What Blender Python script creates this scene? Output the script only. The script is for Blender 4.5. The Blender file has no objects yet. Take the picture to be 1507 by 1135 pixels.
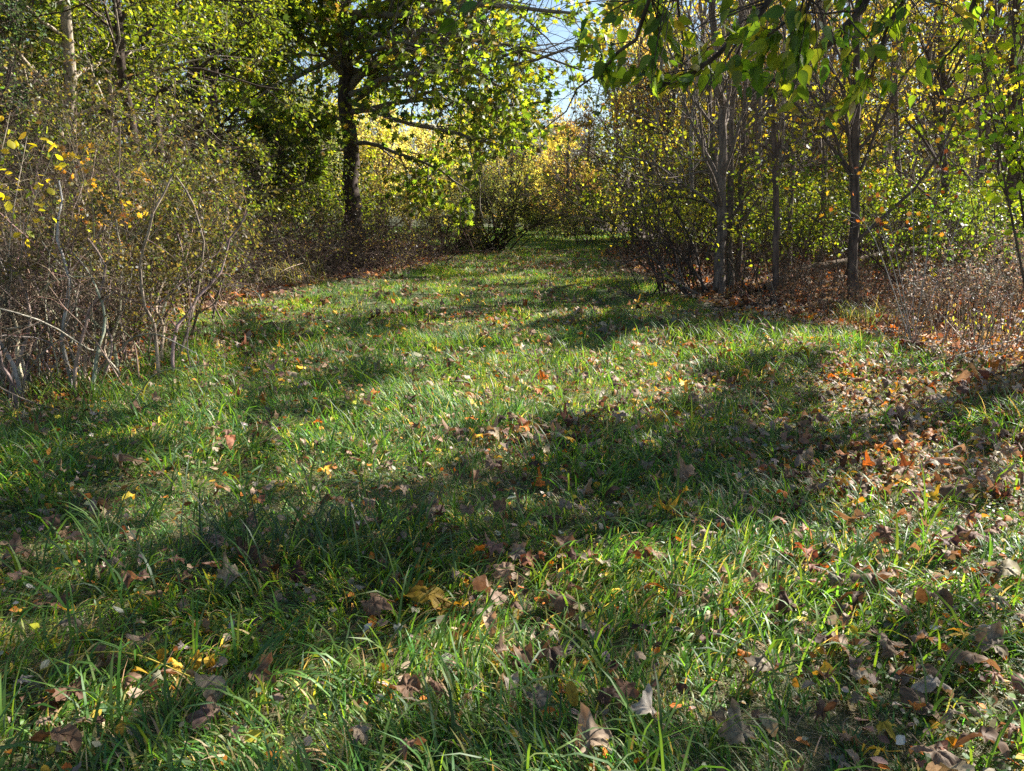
import bpy, math
import numpy as np
from mathutils import Vector, Matrix, Euler

# ------------------------------------------------------------------ camera, sky, sun
scene = bpy.context.scene
C = scene.collection
W, H, F = 1507.0, 1135.0, 1138.0
CAM_H = 1.5
PITCH = math.radians(12.73)
cam_d = bpy.data.cameras.new("camera"); cam = bpy.data.objects.new("camera", cam_d); C.objects.link(cam)
cam.location = (0, 0, CAM_H); cam.rotation_euler = (math.pi/2 - PITCH, 0, 0)
cam_d.sensor_width = 36.0; cam_d.lens = 36.0*F/W
cam_d.clip_start = 0.05; cam_d.clip_end = 1500
scene.camera = cam

SUN_AZ, SUN_EL = math.radians(58), math.radians(36)
SUN = np.array([math.sin(SUN_AZ)*math.cos(SUN_EL), math.cos(SUN_AZ)*math.cos(SUN_EL), math.sin(SUN_EL)])
world = bpy.data.worlds.new("World"); scene.world = world; world.use_nodes = True
nt = world.node_tree
sky = nt.nodes.new("ShaderNodeTexSky"); sky.sky_type = 'NISHITA'; sky.sun_disc = False
sky.sun_elevation = SUN_EL; sky.sun_rotation = SUN_AZ
sky.air_density = 1.0; sky.dust_density = 0.6; sky.ozone_density = 1.5
bg = nt.nodes["Background"]; bg.inputs[1].default_value = 0.05
nt.links.new(sky.outputs[0], bg.inputs[0])
ld = bpy.data.lights.new("sun", 'SUN'); ld.energy = 5.0; ld.angle = math.radians(0.5); ld.color = (1.0, 0.95, 0.87)
lo = bpy.data.objects.new("sun", ld); C.objects.link(lo)
lo.rotation_euler = Vector(SUN).to_track_quat('Z', 'Y').to_euler(); lo.location = (20, 12, 30)
scene.view_settings.view_transform = 'Standard'; scene.view_settings.look = 'None'
scene.view_settings.exposure = 1.95; scene.view_settings.gamma = 1.0
cy = scene.cycles
cy.max_bounces = 6; cy.diffuse_bounces = 3; cy.glossy_bounces = 2; cy.transmission_bounces = 4; cy.transparent_max_bounces = 4
cy.use_denoising = False
cy.sample_clamp_indirect = 6.0

R0 = np.random.default_rng(7)

# ------------------------------------------------------------------ helpers: pixels, ground, noise
def ray(px, py):
    u = (px-W/2)/F; v = (H/2-py)/F
    return u, math.cos(PITCH)+v*math.sin(PITCH), -math.sin(PITCH)+v*math.cos(PITCH)
def at(px, py, Y):
    """the point seen at photo pixel px,py at depth Y metres ahead"""
    u, dy, dz = ray(px, py); t = Y/dy
    return np.array([u*t, Y, CAM_H+dz*t])
def gpt(px, py):
    u, dy, dz = ray(px, py); t = CAM_H/-dz
    return np.array([u*t, dy*t, 0.0])
def project(P):
    P = np.asarray(P, float); z = P[..., 2]-CAM_H; y = P[..., 1]; x = P[..., 0]
    d = y*math.cos(PITCH)-z*math.sin(PITCH); d = np.where(d < 0.05, 0.05, d)
    v = (y*math.sin(PITCH)+z*math.cos(PITCH))/d
    return W/2+F*x/d, H/2-F*v
def hash2(ix, iy, seed):
    h = (ix.astype(np.int64)*374761393+iy.astype(np.int64)*668265263+seed*69069) & 0x7fffffff
    h = ((h ^ (h >> 13))*1274126177) & 0x7fffffff
    return ((h ^ (h >> 16)) & 0xffff)/65535.0
def vnoise(x, y, seed=0):
    ix = np.floor(x); iy = np.floor(y); fx = x-ix; fy = y-iy
    fx = fx*fx*(3-2*fx); fy = fy*fy*(3-2*fy)
    a = hash2(ix, iy, seed); b = hash2(ix+1, iy, seed); c = hash2(ix, iy+1, seed); d = hash2(ix+1, iy+1, seed)
    return (a*(1-fx)+b*fx)*(1-fy)+(c*(1-fx)+d*fx)*fy
def ground_z(x, y):
    x = np.asarray(x, float); y = np.asarray(y, float)
    z = 0.05*np.sin(x*0.9+y*0.5)*np.sin(y*0.37-1)+0.03*np.sin(x*2.1-y*1.3)
    z = z*np.clip((y-1.0)/4, 0.25, 1)
    far = np.clip((np.hypot(x, y)-75)/130, 0, 1)
    return z+11*far*far*(3-2*far)
# lawn outline in photo pixels (left edge going away, then right edge coming back)
LEFT = [(-900, 700), (-300, 618), (0, 600), (180, 578), (245, 520), (250, 470), (400, 436), (560, 408), (640, 388), (690, 374), (640, 362), (560, 352)]
RIGHT = [(925, 352), (885, 374), (925, 400), (1005, 440), (1110, 462), (1290, 505), (1400, 535), (1560, 570), (2600, 700)]
def edge(tab):
    pts = np.array([gpt(*p)[:2] for p in tab]); return pts
LP, RP = edge(LEFT), edge(RIGHT)
POLY = np.vstack([LP, RP, [[30, -6], [-30, -6]]])
def in_lawn(x, y):
    inside = np.zeros(np.shape(x), bool); n = len(POLY); j = n-1
    for i in range(n):
        xi, yi = POLY[i]; xj, yj = POLY[j]
        c = ((yi > y) != (yj > y)) & (x < (xj-xi)*(y-yi)/(yj-yi+1e-12)+xi)
        inside ^= c; j = i
    return inside
def dist_edge(x, y):
    """distance to the outline of the lawn"""
    d = np.full(np.shape(x), 1e9); n = len(POLY)
    for i in range(n-3):
        a = POLY[i]; b = POLY[i+1]; ab = b-a; L = ab@ab+1e-9
        t = np.clip(((x-a[0])*ab[0]+(y-a[1])*ab[1])/L, 0, 1)
        d = np.minimum(d, np.hypot(x-a[0]-t*ab[0], y-a[1]-t*ab[1]))
    return d
def lawn_soft(x, y, w=0.5):
    d = dist_edge(x, y); s = np.where(in_lawn(x, y), d, -d)
    return np.clip(0.5+(s+0.7*(vnoise(x*1.3, y*1.3, 5)-0.5))/w, 0, 1)
# how much sun reaches the ground, read from the photograph: rows of (photo y, [(photo x, share of sun)...])
LIT = [
 (357, [(0, .5), (600, .8), (900, .8), (1507, .1)]),
 (370, [(0, .4), (650, .5), (740, .6), (800, .25), (900, .15), (1507, .05)]),
 (385, [(0, .3), (520, .2), (760, .35), (900, .3), (1000, .1), (1507, .05)]),
 (400, [(0, .3), (500, .35), (640, .25), (900, .25), (1000, .1), (1507, .05)]),
 (415, [(0, .3), (470, .85), (640, .75), (820, .7), (920, .6), (990, .15), (1507, .05)]),
 (435, [(0, .3), (380, .95), (640, .95), (690, .45), (900, .4), (990, .2), (1507, .05)]),
 (455, [(0, .3), (260, .9), (500, .85), (560, .6), (720, .75), (780, .9), (900, .9), (1000, .5), (1040, .05), (1507, .05)]),
 (480, [(0, .3), (250, .7), (350, .65), (380, .35), (640, .35), (670, .9), (750, .95), (800, .25), (1100, .3), (1160, .05), (1507, .1)]),
 (505, [(0, .3), (250, .1), (420, .1), (450, .3), (540, .6), (700, .7), (850, .75), (1250, .97), (1290, .3), (1400, .1), (1507, .2)]),
 (540, [(0, .5), (220, .2), (360, .15), (390, .85), (440, .8), (460, .45), (600, .5), (640, .9), (1000, .95), (1080, .6), (1150, .55), (1250, .8), (1507, .6)]),
 (580, [(0, .8), (180, .8), (220, .2), (260, .5), (420, .55), (450, .15), (600, .2), (640, .7), (760, .85), (1050, .9), (1120, .5), (1250, .6), (1507, .5)]),
 (620, [(0, .2), (150, .2), (250, .3), (450, .4), (600, .6), (760, .8), (860, .45), (1000, .6), (1300, .6), (1400, .25), (1507, .2)]),
 (660, [(0, .1), (250, .15), (330, .5), (500, .5), (700, .45), (800, .25), (1000, .3), (1200, .5), (1507, .4)]),
 (700, [(0, .15), (250, .2), (420, .35), (700, .3), (900, .2), (1100, .35), (1300, .6), (1507, .5)]),
 (750, [(0, .1), (150, .12), (260, .3), (400, .22), (700, .2), (1000, .25), (1130, .35), (1250, .75), (1507, .7)]),
 (800, [(0, .1), (300, .1), (560, .2), (640, .35), (850, .35), (1000, .5), (1100, .95), (1507, .9)]),
 (860, [(0, .05), (450, .08), (520, .3), (700, .35), (900, .45), (1020, .85), (1300, .97), (1507, .7)]),
 (930, [(0, .02), (480, .04), (560, .3), (700, .5), (900, .4), (1000, .55), (1100, .7), (1400, .6), (1507, .6)]),
 (1000, [(0, .02), (380, .06), (440, .25), (600, .5), (900, .5), (1050, .3), (1200, .25), (1330, .55), (1507, .5)]),
 (1060, [(0, .03), (250, .15), (400, .4), (700, .5), (900, .3), (1200, .15), (1380, .3), (1507, .4)]),
 (1135, [(0, .08), (200, .1), (300, .35), (700, .45), (1000, .25), (1507, .25)]),
]
GX = np.linspace(0, W, 152); GY = np.linspace(350, H, 158)
_rows = np.array([np.interp(GX, [a for a, b in r], [b for a, b in r]) for _, r in LIT])
_ys = [y for y, _ in LIT]
LMAP = np.array([[np.interp(yy, _ys, _rows[:, i]) for i in range(len(GX))] for yy in GY])
def lit_level(x, y):
    P = np.stack([x, np.maximum(y, 1.55), np.zeros_like(x)], -1)
    px, py = project(P)
    u = np.clip(px/W*(len(GX)-1), 0, len(GX)-1.001); v = np.clip((py-350)/(H-350)*(len(GY)-1), 0, len(GY)-1.001)
    i = u.astype(int); j = v.astype(int); fu = u-i; fv = v-j
    return (LMAP[j, i]*(1-fu)+LMAP[j, i+1]*fu)*(1-fv)+(LMAP[j+1, i]*(1-fu)+LMAP[j+1, i+1]*fu)*fv
def _ln(x, y):
    a = x*math.sin(SUN_AZ)+y*math.cos(SUN_AZ); b = x*math.cos(SUN_AZ)-y*math.sin(SUN_AZ)
    s = np.clip(y/8, 0.45, 2.0)
    return 0.36*vnoise(a/(2.4*s), b/(0.34*s), 1)+0.36*vnoise(a/(1.3*s), b/(0.2*s), 2)+.28*vnoise(a/.6, b/.22, 3)
_r = np.random.default_rng(0); _q = np.sort(_ln(_r.uniform(-8, 8, 30000), _r.uniform(1, 20, 30000)))
def is_lit(x, y, margin=0.0):
    """True where a fleck of sun should land"""
    n = np.interp(_ln(x, y), _q, np.linspace(0.001, .999, len(_q)))
    L = lit_level(x, y); g_ = np.clip(1.0+(y-8)/14, 1.25, 1.5); L = np.clip((L-.47)*g_+.46, .02, 1)
    return n < L+margin
def sun_keep(P, rng, strength=0.93):
    """which leaf positions may stay so that the sun reaches the lit parts of the lawn"""
    P = np.asarray(P); t = (P[:, 2]-.1)/SUN[2]; gx = P[:, 0]-SUN[0]*t; gy = P[:, 1]-SUN[1]*t
    inside = in_lawn(gx, gy) & (gy > 0.8)
    return ~(inside & is_lit(gx, gy, .07) & (rng.random(len(P)) < strength))

# ------------------------------------------------------------------ mesh building
class MB:
    def __init__(s): s.v = []; s.f = []; s.n = []; s.c = []; s.nv = 0
    def add(s, verts, loops, sizes, cols):
        verts = np.asarray(verts, np.float32).reshape(-1, 3)
        s.v.append(verts); s.f.append(np.asarray(loops, np.int64).ravel()+s.nv)
        s.n.append(np.asarray(sizes, np.int32).ravel()); s.c.append(np.asarray(cols, np.float32).reshape(-1, 3)); s.nv += len(verts)
    def build(s, name, mat, parent=None, origin=(0, 0, 0), smooth=False):
        me = bpy.data.meshes.new(name)
        v = np.concatenate(s.v) if s.v else np.zeros((0, 3), np.float32)
        v = v-np.asarray(origin, np.float32)
        f = np.concatenate(s.f) if s.f else np.zeros(0, int); n = np.concatenate(s.n) if s.n else np.zeros(0, int)
        c = np.concatenate(s.c) if s.c else np.zeros((0, 3))
        me.vertices.add(len(v)); me.vertices.foreach_set("co", v.ravel())
        me.loops.add(len(f)); me.loops.foreach_set("vertex_index", f.astype(np.int32))
        me.polygons.add(len(n)); st = np.concatenate([[0], np.cumsum(n)[:-1]]).astype(np.int32)
        me.polygons.foreach_set("loop_start", st)
        if smooth: me.polygons.foreach_set("use_smooth", np.ones(len(n), bool))
        me.update(calc_edges=True)
        a = me.attributes.new("tint", 'FLOAT_COLOR', 'FACE')
        a.data.foreach_set("color", np.hstack([c, np.ones((len(c), 1), np.float32)]).astype(np.float32).ravel())
        me.materials.append(mat)
        o = bpy.data.objects.new(name, me); C.objects.link(o)
        if parent is not None: o.parent = parent
        else: o.location = origin
        return o
def norm(v): return v/(np.linalg.norm(v, axis=-1, keepdims=True)+1e-9)
def tubes(mb, P, Rr, sides, col):
    """P [B,N,3] centre lines, Rr [B,N] radii"""
    P = np.asarray(P, float); B, N = P.shape[:2]
    if B == 0: return
    T = np.empty_like(P); T[:, 1:-1] = P[:, 2:]-P[:, :-2]; T[:, 0] = P[:, 1]-P[:, 0]; T[:, -1] = P[:, -1]-P[:, -2]; T = norm(T)
    m = norm(P[:, -1]-P[:, 0]); ref = np.where(np.abs(m[:, 2:3]) > 0.8, [[1., 0.13, 0]], [[0, 0, 1.]])
    U = norm(np.cross(T, ref[:, None, :])); V = np.cross(T, U)
    a = np.arange(sides)/sides*2*math.pi
    ring = P[:, :, None, :]+Rr[:, :, None, None]*(U[:, :, None, :]*np.cos(a)[:, None]+V[:, :, None, :]*np.sin(a)[:, None])
    idx = np.arange(B*N*sides).reshape(B, N, sides); nx = np.roll(idx, -1, 2)
    q = np.stack([idx[:, :-1], nx[:, :-1], nx[:, 1:], idx[:, 1:]], -1).reshape(-1, 4)
    col = np.broadcast_to(np.asarray(col, float), (B, 3)); cf = np.repeat(col, (N-1)*sides, 0)
    mb.add(ring.reshape(-1, 3), q, np.full(len(q), 4), cf)
def spline(pts, n):
    """smooth polyline through pts with n points"""
    p = np.asarray(pts, float); k = len(p)
    if k == 2: return p[0]+(p[1]-p[0])*np.linspace(0, 1, n)[:, None]
    t = np.linspace(0, k-1.0001, n); i = t.astype(int); f = (t-i)[:, None]
    e = np.vstack([2*p[0]-p[1], p, 2*p[-1]-p[-2]])
    a, b, c, d = e[i], e[i+1], e[i+2], e[np.minimum(i+3, len(e)-1)]
    return 0.5*(2*b+(c-a)*f+(2*a-5*b+4*c-d)*f*f+(3*b-a-3*c+d)*f**3)
def grow(rng, S, D, L, r, N=5, wander=0.2, bias=(0, 0, 0), tip=0.25):
    B = len(S); P = np.empty((B, N, 3)); P[:, 0] = S; d = norm(D); bias = np.asarray(bias, float)
    for k in range(1, N):
        d = norm(d+rng.normal(0, wander, (B, 3))+bias); P[:, k] = P[:, k-1]+d*(np.asarray(L)/(N-1))[:, None]
    R = np.asarray(r)[:, None]*np.linspace(1, tip, N)
    return P, R
def spawn(rng, P, R, m, t0=0.25, t1=1.0, ang=(30, 65), lf=(0.4, 0.7), rf=0.5, up=0.0):
    B, N = P.shape[:2]; L = np.linalg.norm(P[:, 1:]-P[:, :-1], axis=-1).sum(1)
    b = np.repeat(np.arange(B), m); t = rng.uniform(t0, t1, B*m); k = np.minimum((t*(N-1)).astype(int), N-2); f = (t*(N-1)-k)[:, None]
    S = P[b, k]*(1-f)+P[b, k+1]*f; D = norm(P[b, k+1]-P[b, k]); rr = R[b, k]*(1-f[:, 0])+R[b, k+1]*f[:, 0]
    q = norm(np.cross(D, rng.normal(0, 1, (B*m, 3)))); a = np.radians(rng.uniform(*ang, B*m))[:, None]
    D = D*np.cos(a)+q*np.sin(a); D[:, 2] += up
    return S, norm(D), L[b]*rng.uniform(*lf, B*m)*(1.15-0.6*t), np.maximum(rr*rf, 0.0012)
# leaf outlines: x across, y along, z fold
def tpl_oval():
    v = [(0, 0, 0), (-.26, .25, .05), (-.34, .5, .08), (-.16, .82, .05), (0, 1, -.06), (.16, .82, .05), (.34, .5, .08), (.26, .25, .05), (0, .5, -.03)]
    return np.array(v), [[0, 8, 2, 1], [8, 4, 3, 2], [0, 7, 6, 8], [8, 6, 5, 4]]
def tpl_pointed():
    h = [(0, 0), (.17, .02), (.33, .16), (.37, .34), (.31, .52), (.2, .7), (.08, .86), (0, 1.08)]
    v = [(x, y, .22*abs(x)-.16*y*y+(.03 if i % 2 else 0)) for i, (x, y) in enumerate(h)]+[(-x, y, .22*abs(x)-.16*y*y+(0 if i % 2 else .03)) for i, (x, y) in enumerate(h[1:-1])]+[(0, .3, -.02), (0, .6, -.07)]
    R = lambda k: k; Lf = lambda k: 7+k; a, b = 14, 15
    return np.array(v), [[0, 1, 2, 3, a], [a, 3, 4, 5, b], [b, 5, 6, 7], [0, a, Lf(3), Lf(2), Lf(1)], [a, b, Lf(5), Lf(4), Lf(3)], [b, 7, Lf(6), Lf(5)]]
def tpl_card():
    return np.array([(0, 0, 0), (-.33, .5, .1), (0, 1, -.05), (.33, .5, .1)]), [[0, 2, 1], [0, 3, 2]]
def tpl_maple():
    half = [(0, 0), (.3, -.06), (.24, .2), (.6, .3), (.38, .48), (.46, .78), (.18, .66), (0, 1.05)]
    v = [(x, y, abs(x)*.18-.1*y*y) for x, y in half]+[(-x, y, abs(x)*.18-.1*y*y) for x, y in half[1:-1]]
    L = [0, 7]+[7+i for i in range(6, 0, -1)]
    return np.array(v), [list(range(8)), L]
TPL = {'pointed': tpl_pointed(), 'oval': tpl_oval(), 'card': tpl_card(), 'maple': tpl_maple()}
def leaves(mb, rng, P, A, size, kind, cols, tilt=0.9, wid=1.0):
    """leaves at P along directions A, blade normals near up"""
    T, faces = TPL[kind]; n = len(P)
    if n == 0: return
    A = norm(A); nrm = np.array([0, 0, 1.])+rng.normal(0, tilt, (n, 3)); X = norm(np.cross(A, nrm)); Z = np.cross(X, A)
    s = np.asarray(size)[:, None, None]
    V = P[:, None, :]+s*(T[None, :, 0:1]*X[:, None]*wid+T[None, :, 1:2]*A[:, None]+T[None, :, 2:3]*Z[:, None]*rng.uniform(-1, 2.2, n)[:, None, None])
    k = len(T); flat = np.concatenate(faces); sizes = np.array([len(f) for f in faces])
    loops = (np.arange(n)[:, None]*k+flat).ravel()
    mb.add(V.reshape(-1, 3), loops, np.tile(sizes, n), np.repeat(cols, len(faces), 0))
def pick(rng, pal, n, jit=0.25):
    pal = np.array([p[:3] for p in pal]) if len(pal[0]) == 3 else np.array([p[:3] for p in pal for _ in range(int(p[3]))])
    c = pal[rng.integers(0, len(pal), n)]
    return np.clip(c*np.exp(rng.normal(0, jit, (n, 1)))*np.exp(rng.normal(0, 0.1, (n, 3))), 0.003, 0.75)

# ------------------------------------------------------------------ materials
def nodes(name):
    m = bpy.data.materials.new(name); m.use_nodes = True; t = m.node_tree
    return m, t, t.nodes, t.links, t.nodes["Principled BSDF"]
def leaf_mat(name, src, trans=0.45, tmul=(2.2, 1.9, 0.7), rough=0.45, spec=0.4, mottle=0.0):
    m, t, n, l, b = nodes(name)
    if src == 'attr':
        a = n.new("ShaderNodeAttribute"); a.attribute_name = "tint"; col = a.outputs["Color"]
    else:
        a = n.new("ShaderNodeObjectInfo"); col = a.outputs["Color"]
    if mottle > 0:
        tc = n.new("ShaderNodeTexCoord"); nz = n.new("ShaderNodeTexNoise"); nz.inputs["Scale"].default_value = 60 if src == 'attr' else 7.0; nz.inputs["Detail"].default_value = 4
        l.new(tc.outputs["Object"], nz.inputs["Vector"])
        rp = n.new("ShaderNodeValToRGB"); rp.color_ramp.elements[0].position = .35; rp.color_ramp.elements[1].position = .62
        rp.color_ramp.elements[0].color = (1-mottle, 1-mottle*1.1, 1-mottle*1.2, 1); rp.color_ramp.elements[1].color = (1.1, 1.1, 1.1, 1)
        l.new(nz.outputs[0], rp.inputs[0])
        mx = n.new("ShaderNodeMix"); mx.data_type = 'RGBA'; mx.blend_type = 'MULTIPLY'; mx.inputs[0].default_value = 1
        l.new(col, mx.inputs[6]); l.new(rp.outputs[0], mx.inputs[7]); col = mx.outputs[2]
    if src == 'obj':
        va = n.new("ShaderNodeAttribute"); va.attribute_name = "vein"
        mv = n.new("ShaderNodeMix"); mv.data_type = 'RGBA'; mv.blend_type = 'MIX'
        sc = n.new("ShaderNodeMath"); sc.operation = 'MULTIPLY'; sc.inputs[1].default_value = 0.45; l.new(va.outputs["Fac"], sc.inputs[0]); l.new(sc.outputs[0], mv.inputs[0])
        dk = n.new("ShaderNodeMix"); dk.data_type = 'RGBA'; dk.blend_type = 'MULTIPLY'; dk.inputs[0].default_value = 1; dk.inputs[7].default_value = (.45, .38, .35, 1)
        l.new(col, dk.inputs[6]); l.new(col, mv.inputs[6]); l.new(dk.outputs[2], mv.inputs[7]); col = mv.outputs[2]
    l.new(col, b.inputs["Base Color"]); b.inputs["Roughness"].default_value = rough
    b.inputs["Specular IOR Level"].default_value = spec
    tr = n.new("ShaderNodeBsdfTranslucent"); mm = n.new("ShaderNodeMix"); mm.data_type = 'RGBA'; mm.blend_type = 'MULTIPLY'; mm.inputs[0].default_value = 1
    mm.inputs[7].default_value = (*tmul, 1); l.new(col, mm.inputs[6]); l.new(mm.outputs[2], tr.inputs[0])
    ms = n.new("ShaderNodeMixShader"); ms.inputs[0].default_value = trans
    l.new(b.outputs[0], ms.inputs[1]); l.new(tr.outputs[0], ms.inputs[2]); l.new(ms.outputs[0], n["Material Output"].inputs[0])
    return m
def bark_mat(name, scale=18, contrast=0.55):
    m, t, n, l, b = nodes(name)
    a = n.new("ShaderNodeAttribute"); a.attribute_name = "tint"
    tc = n.new("ShaderNodeTexCoord"); mp = n.new("ShaderNodeMapping"); mp.inputs["Scale"].default_value = (1, 1, .22)
    l.new(tc.outputs["Object"], mp.inputs[0])
    nz = n.new("ShaderNodeTexNoise"); nz.inputs["Scale"].default_value = scale; nz.inputs["Detail"].default_value = 6; nz.inputs["Roughness"].default_value = .65
    l.new(mp.outputs[0], nz.inputs["Vector"])
    rp = n.new("ShaderNodeValToRGB"); rp.color_ramp.elements[0].position = .38; rp.color_ramp.elements[1].position = .62
    k = 1-contrast; rp.color_ramp.elements[0].color = (k, k, k, 1); rp.color_ramp.elements[1].color = (1.3, 1.3, 1.3, 1)
    l.new(nz.outputs[0], rp.inputs[0])
    mx = n.new("ShaderNodeMix"); mx.data_type = 'RGBA'; mx.blend_type = 'MULTIPLY'; mx.inputs[0].default_value = 1
    l.new(a.outputs["Color"], mx.inputs[6]); l.new(rp.outputs[0], mx.inputs[7]); l.new(mx.outputs[2], b.inputs["Base Color"])
    bp = n.new("ShaderNodeBump"); bp.inputs["Strength"].default_value = .8; bp.inputs["Distance"].default_value = .02
    l.new(nz.outputs[0], bp.inputs["Height"]); l.new(bp.outputs[0], b.inputs["Normal"])
    b.inputs["Roughness"].default_value = .9; b.inputs["Specular IOR Level"].default_value = .2
    return m
M_LEAF = leaf_mat("leaf_foliage", 'attr', 0.5, (2.5, 2.5, 0.8), .45, .35)
M_GRASS = leaf_mat("grass_blade", 'attr', 0.42, (2.6, 2.3, 0.7), .5, .35)
M_DRY = leaf_mat("dry_leaf", 'obj', 0.25, (1.5, 1.0, 0.6), .65, .25, .35)
M_LITTER = leaf_mat("leaf_litter", 'attr', 0.22, (1.5, 1.0, 0.6), .65, .25, .25)
M_BARK = bark_mat("bark")
M_TWIG = bark_mat("twig", 40, .35)
M_FAR = leaf_mat("far_foliage", 'attr', 0.5, (2.3, 2.15, 1.0), .6, .2)

def ground_mat():
    m, t, n, l, b = nodes("ground_soil")
    a = n.new("ShaderNodeAttribute"); a.attribute_name = "tint"; tc = n.new("ShaderNodeTexCoord")
    n1 = n.new("ShaderNodeTexNoise"); n1.inputs["Scale"].default_value = 9; n1.inputs["Detail"].default_value = 8; n1.inputs["Roughness"].default_value = .7
    n2 = n.new("ShaderNodeTexNoise"); n2.inputs["Scale"].default_value = 1.1; n2.inputs["Detail"].default_value = 4
    l.new(tc.outputs["Object"], n1.inputs["Vector"]); l.new(tc.outputs["Object"], n2.inputs["Vector"])
    soil = n.new("ShaderNodeValToRGB"); e = soil.color_ramp.elements; e[0].position = .3; e[0].color = (.035, .024, .015, 1); e[1].position = .7; e[1].color = (.17, .11, .07, 1)
    e2 = soil.color_ramp.elements.new(.52); e2.color = (.08, .052, .033, 1)
    gr = n.new("ShaderNodeValToRGB"); e = gr.color_ramp.elements; e[0].position = .3; e[0].color = (.022, .032, .01, 1); e[1].position = .7; e[1].color = (.11, .12, .04, 1)
    l.new(n1.outputs[0], soil.inputs[0]); l.new(n1.outputs[0], gr.inputs[0])
    mx = n.new("ShaderNodeMix"); mx.data_type = 'RGBA'; l.new(a.outputs["Fac"], mx.inputs[0]); l.new(soil.outputs[0], mx.inputs[6]); l.new(gr.outputs[0], mx.inputs[7])
    l.new(mx.outputs[2], b.inputs["Base Color"]); b.inputs["Roughness"].default_value = .95
    bp = n.new("ShaderNodeBump"); bp.inputs["Strength"].default_value = .9; bp.inputs["Distance"].default_value = .03
    l.new(n1.outputs[0], bp.inputs["Height"]); l.new(bp.outputs[0], b.inputs["Normal"])
    return m

# ------------------------------------------------------------------ tagging
ALL = []
def tag(o, label, cat, group=None, kind=None):
    o["label"] = label; o["category"] = cat
    if group: o["group"] = group
    if kind: o["kind"] = kind
    ALL.append(o); return o
def root(name, base, label, cat, group=None):
    e = bpy.data.objects.new(name, None); e.empty_display_size = .2; C.objects.link(e); e.location = tuple(base)
    return tag(e, label, cat, group)

# ------------------------------------------------------------------ ground
def axis(lo, hi, fine_lo, fine_hi, step):
    a = list(np.arange(fine_lo, fine_hi+1e-6, step)); s = step
    x = fine_hi
    while x < hi: s *= 1.25; x += s; a.append(x)
    s = step; x = fine_lo
    while x > lo: s *= 1.25; x -= s; a.insert(0, x)
    return np.array(a)
xs = axis(-700, 700, -14, 14, .22); ys = axis(-60, 900, -1, 40, .22)
XX, YY = np.meshgrid(xs, ys); gmb = MB(); nx_, ny_ = len(xs), len(ys)
ii = np.arange(nx_*ny_).reshape(ny_, nx_)
q = np.stack([ii[:-1, :-1], ii[:-1, 1:], ii[1:, 1:], ii[1:, :-1]], -1).reshape(-1, 4)
cx = (XX[:-1, :-1]+XX[1:, 1:]).ravel()/2; cyy = (YY[:-1, :-1]+YY[1:, 1:]).ravel()/2
gmb.add(np.stack([XX, YY, ground_z(XX, YY)], -1), q, np.full(len(q), 4), np.repeat(lawn_soft(cx, cyy)[:, None], 3, 1))
g = gmb.build("ground", ground_mat(), smooth=True); g["kind"] = "structure"
# smooth the lawn/soil boundary: store the value per vertex
att = g.data.attributes["tint"]; g.data.attributes.remove(att)
att = g.data.attributes.new("tint", 'FLOAT', 'POINT'); att.data.foreach_set("value", np.maximum(lawn_soft(XX.ravel(), YY.ravel()), np.clip((YY.ravel()-38)/4, 0, 1)*np.clip((8-XX.ravel())/3, 0, 1)*np.clip((XX.ravel()+26)/4, 0, 1)).astype(np.float32))

# ------------------------------------------------------------------ grass
GREEN = [(.045, .125, .032, 5), (.065, .165, .032, 5), (.105, .205, .035, 4), (.04, .095, .042, 3), (.17, .23, .05, 2), (.3, .26, .13, 2), (.36, .31, .2, 1)]
def blades(mb, rng, x, y, L, w, az, lean, bend, cols, N=4):
    n = len(x); P = np.empty((n, N+1, 3)); P[:, 0] = np.stack([x, y, ground_z(x, y)-.004], -1)
    hx, hy = np.cos(az), np.sin(az)
    for k in range(1, N+1):
        th = lean+bend*((k-.5)/N)**1.3; ds = L/N
        P[:, k, 0] = P[:, k-1, 0]+hx*np.sin(th)*ds; P[:, k, 1] = P[:, k-1, 1]+hy*np.sin(th)*ds; P[:, k, 2] = P[:, k-1, 2]+np.cos(th)*ds
    g0 = P[:, 0, 2][:, None]; P[:, 1:, 2] = np.maximum(P[:, 1:, 2], g0+.008+rng.uniform(0, .012, (n, 1)))
    tw = rng.normal(0, .5, n); S = np.stack([-np.sin(az+tw), np.cos(az+tw), rng.normal(0, .25, n)], -1)
    ww = (w[:, None]*np.array([.75, 1, .95, .75, .45][:N] if N == 4 else np.linspace(1, .4, N)))[:, :, None]/2
    A = P[:, :N]-S[:, None]*ww; B = P[:, :N]+S[:, None]*ww
    V = np.concatenate([A, B, P[:, N:]], 1); k = 2*N+1
    qd = []; 
    for j in range(N-1): qd.append([j, N+j, N+j+1, j+1])
    flat = np.array(sum(qd, [])+[N-1, 2*N-1, 2*N]); sizes = np.array([4]*(N-1)+[3])
    mb.add(V.reshape(-1, 3), (np.arange(n)[:, None]*k+flat).ravel(), np.tile(sizes, n), np.repeat(cols, N, 0))
def scatter(rng, dens, y0, y1, xm=0.74, pad=0.5):
    """uniform points on the ground inside the view cone"""
    area = (y1-y0)*2*(xm*y1+pad); n = int(dens*area); x = rng.uniform(-(xm*y1+pad), xm*y1+pad, n); y = rng.uniform(y0, y1, n)
    k = np.abs(x) < xm*y+pad; return x[k], y[k]
lawn_mb = MB()
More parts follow.
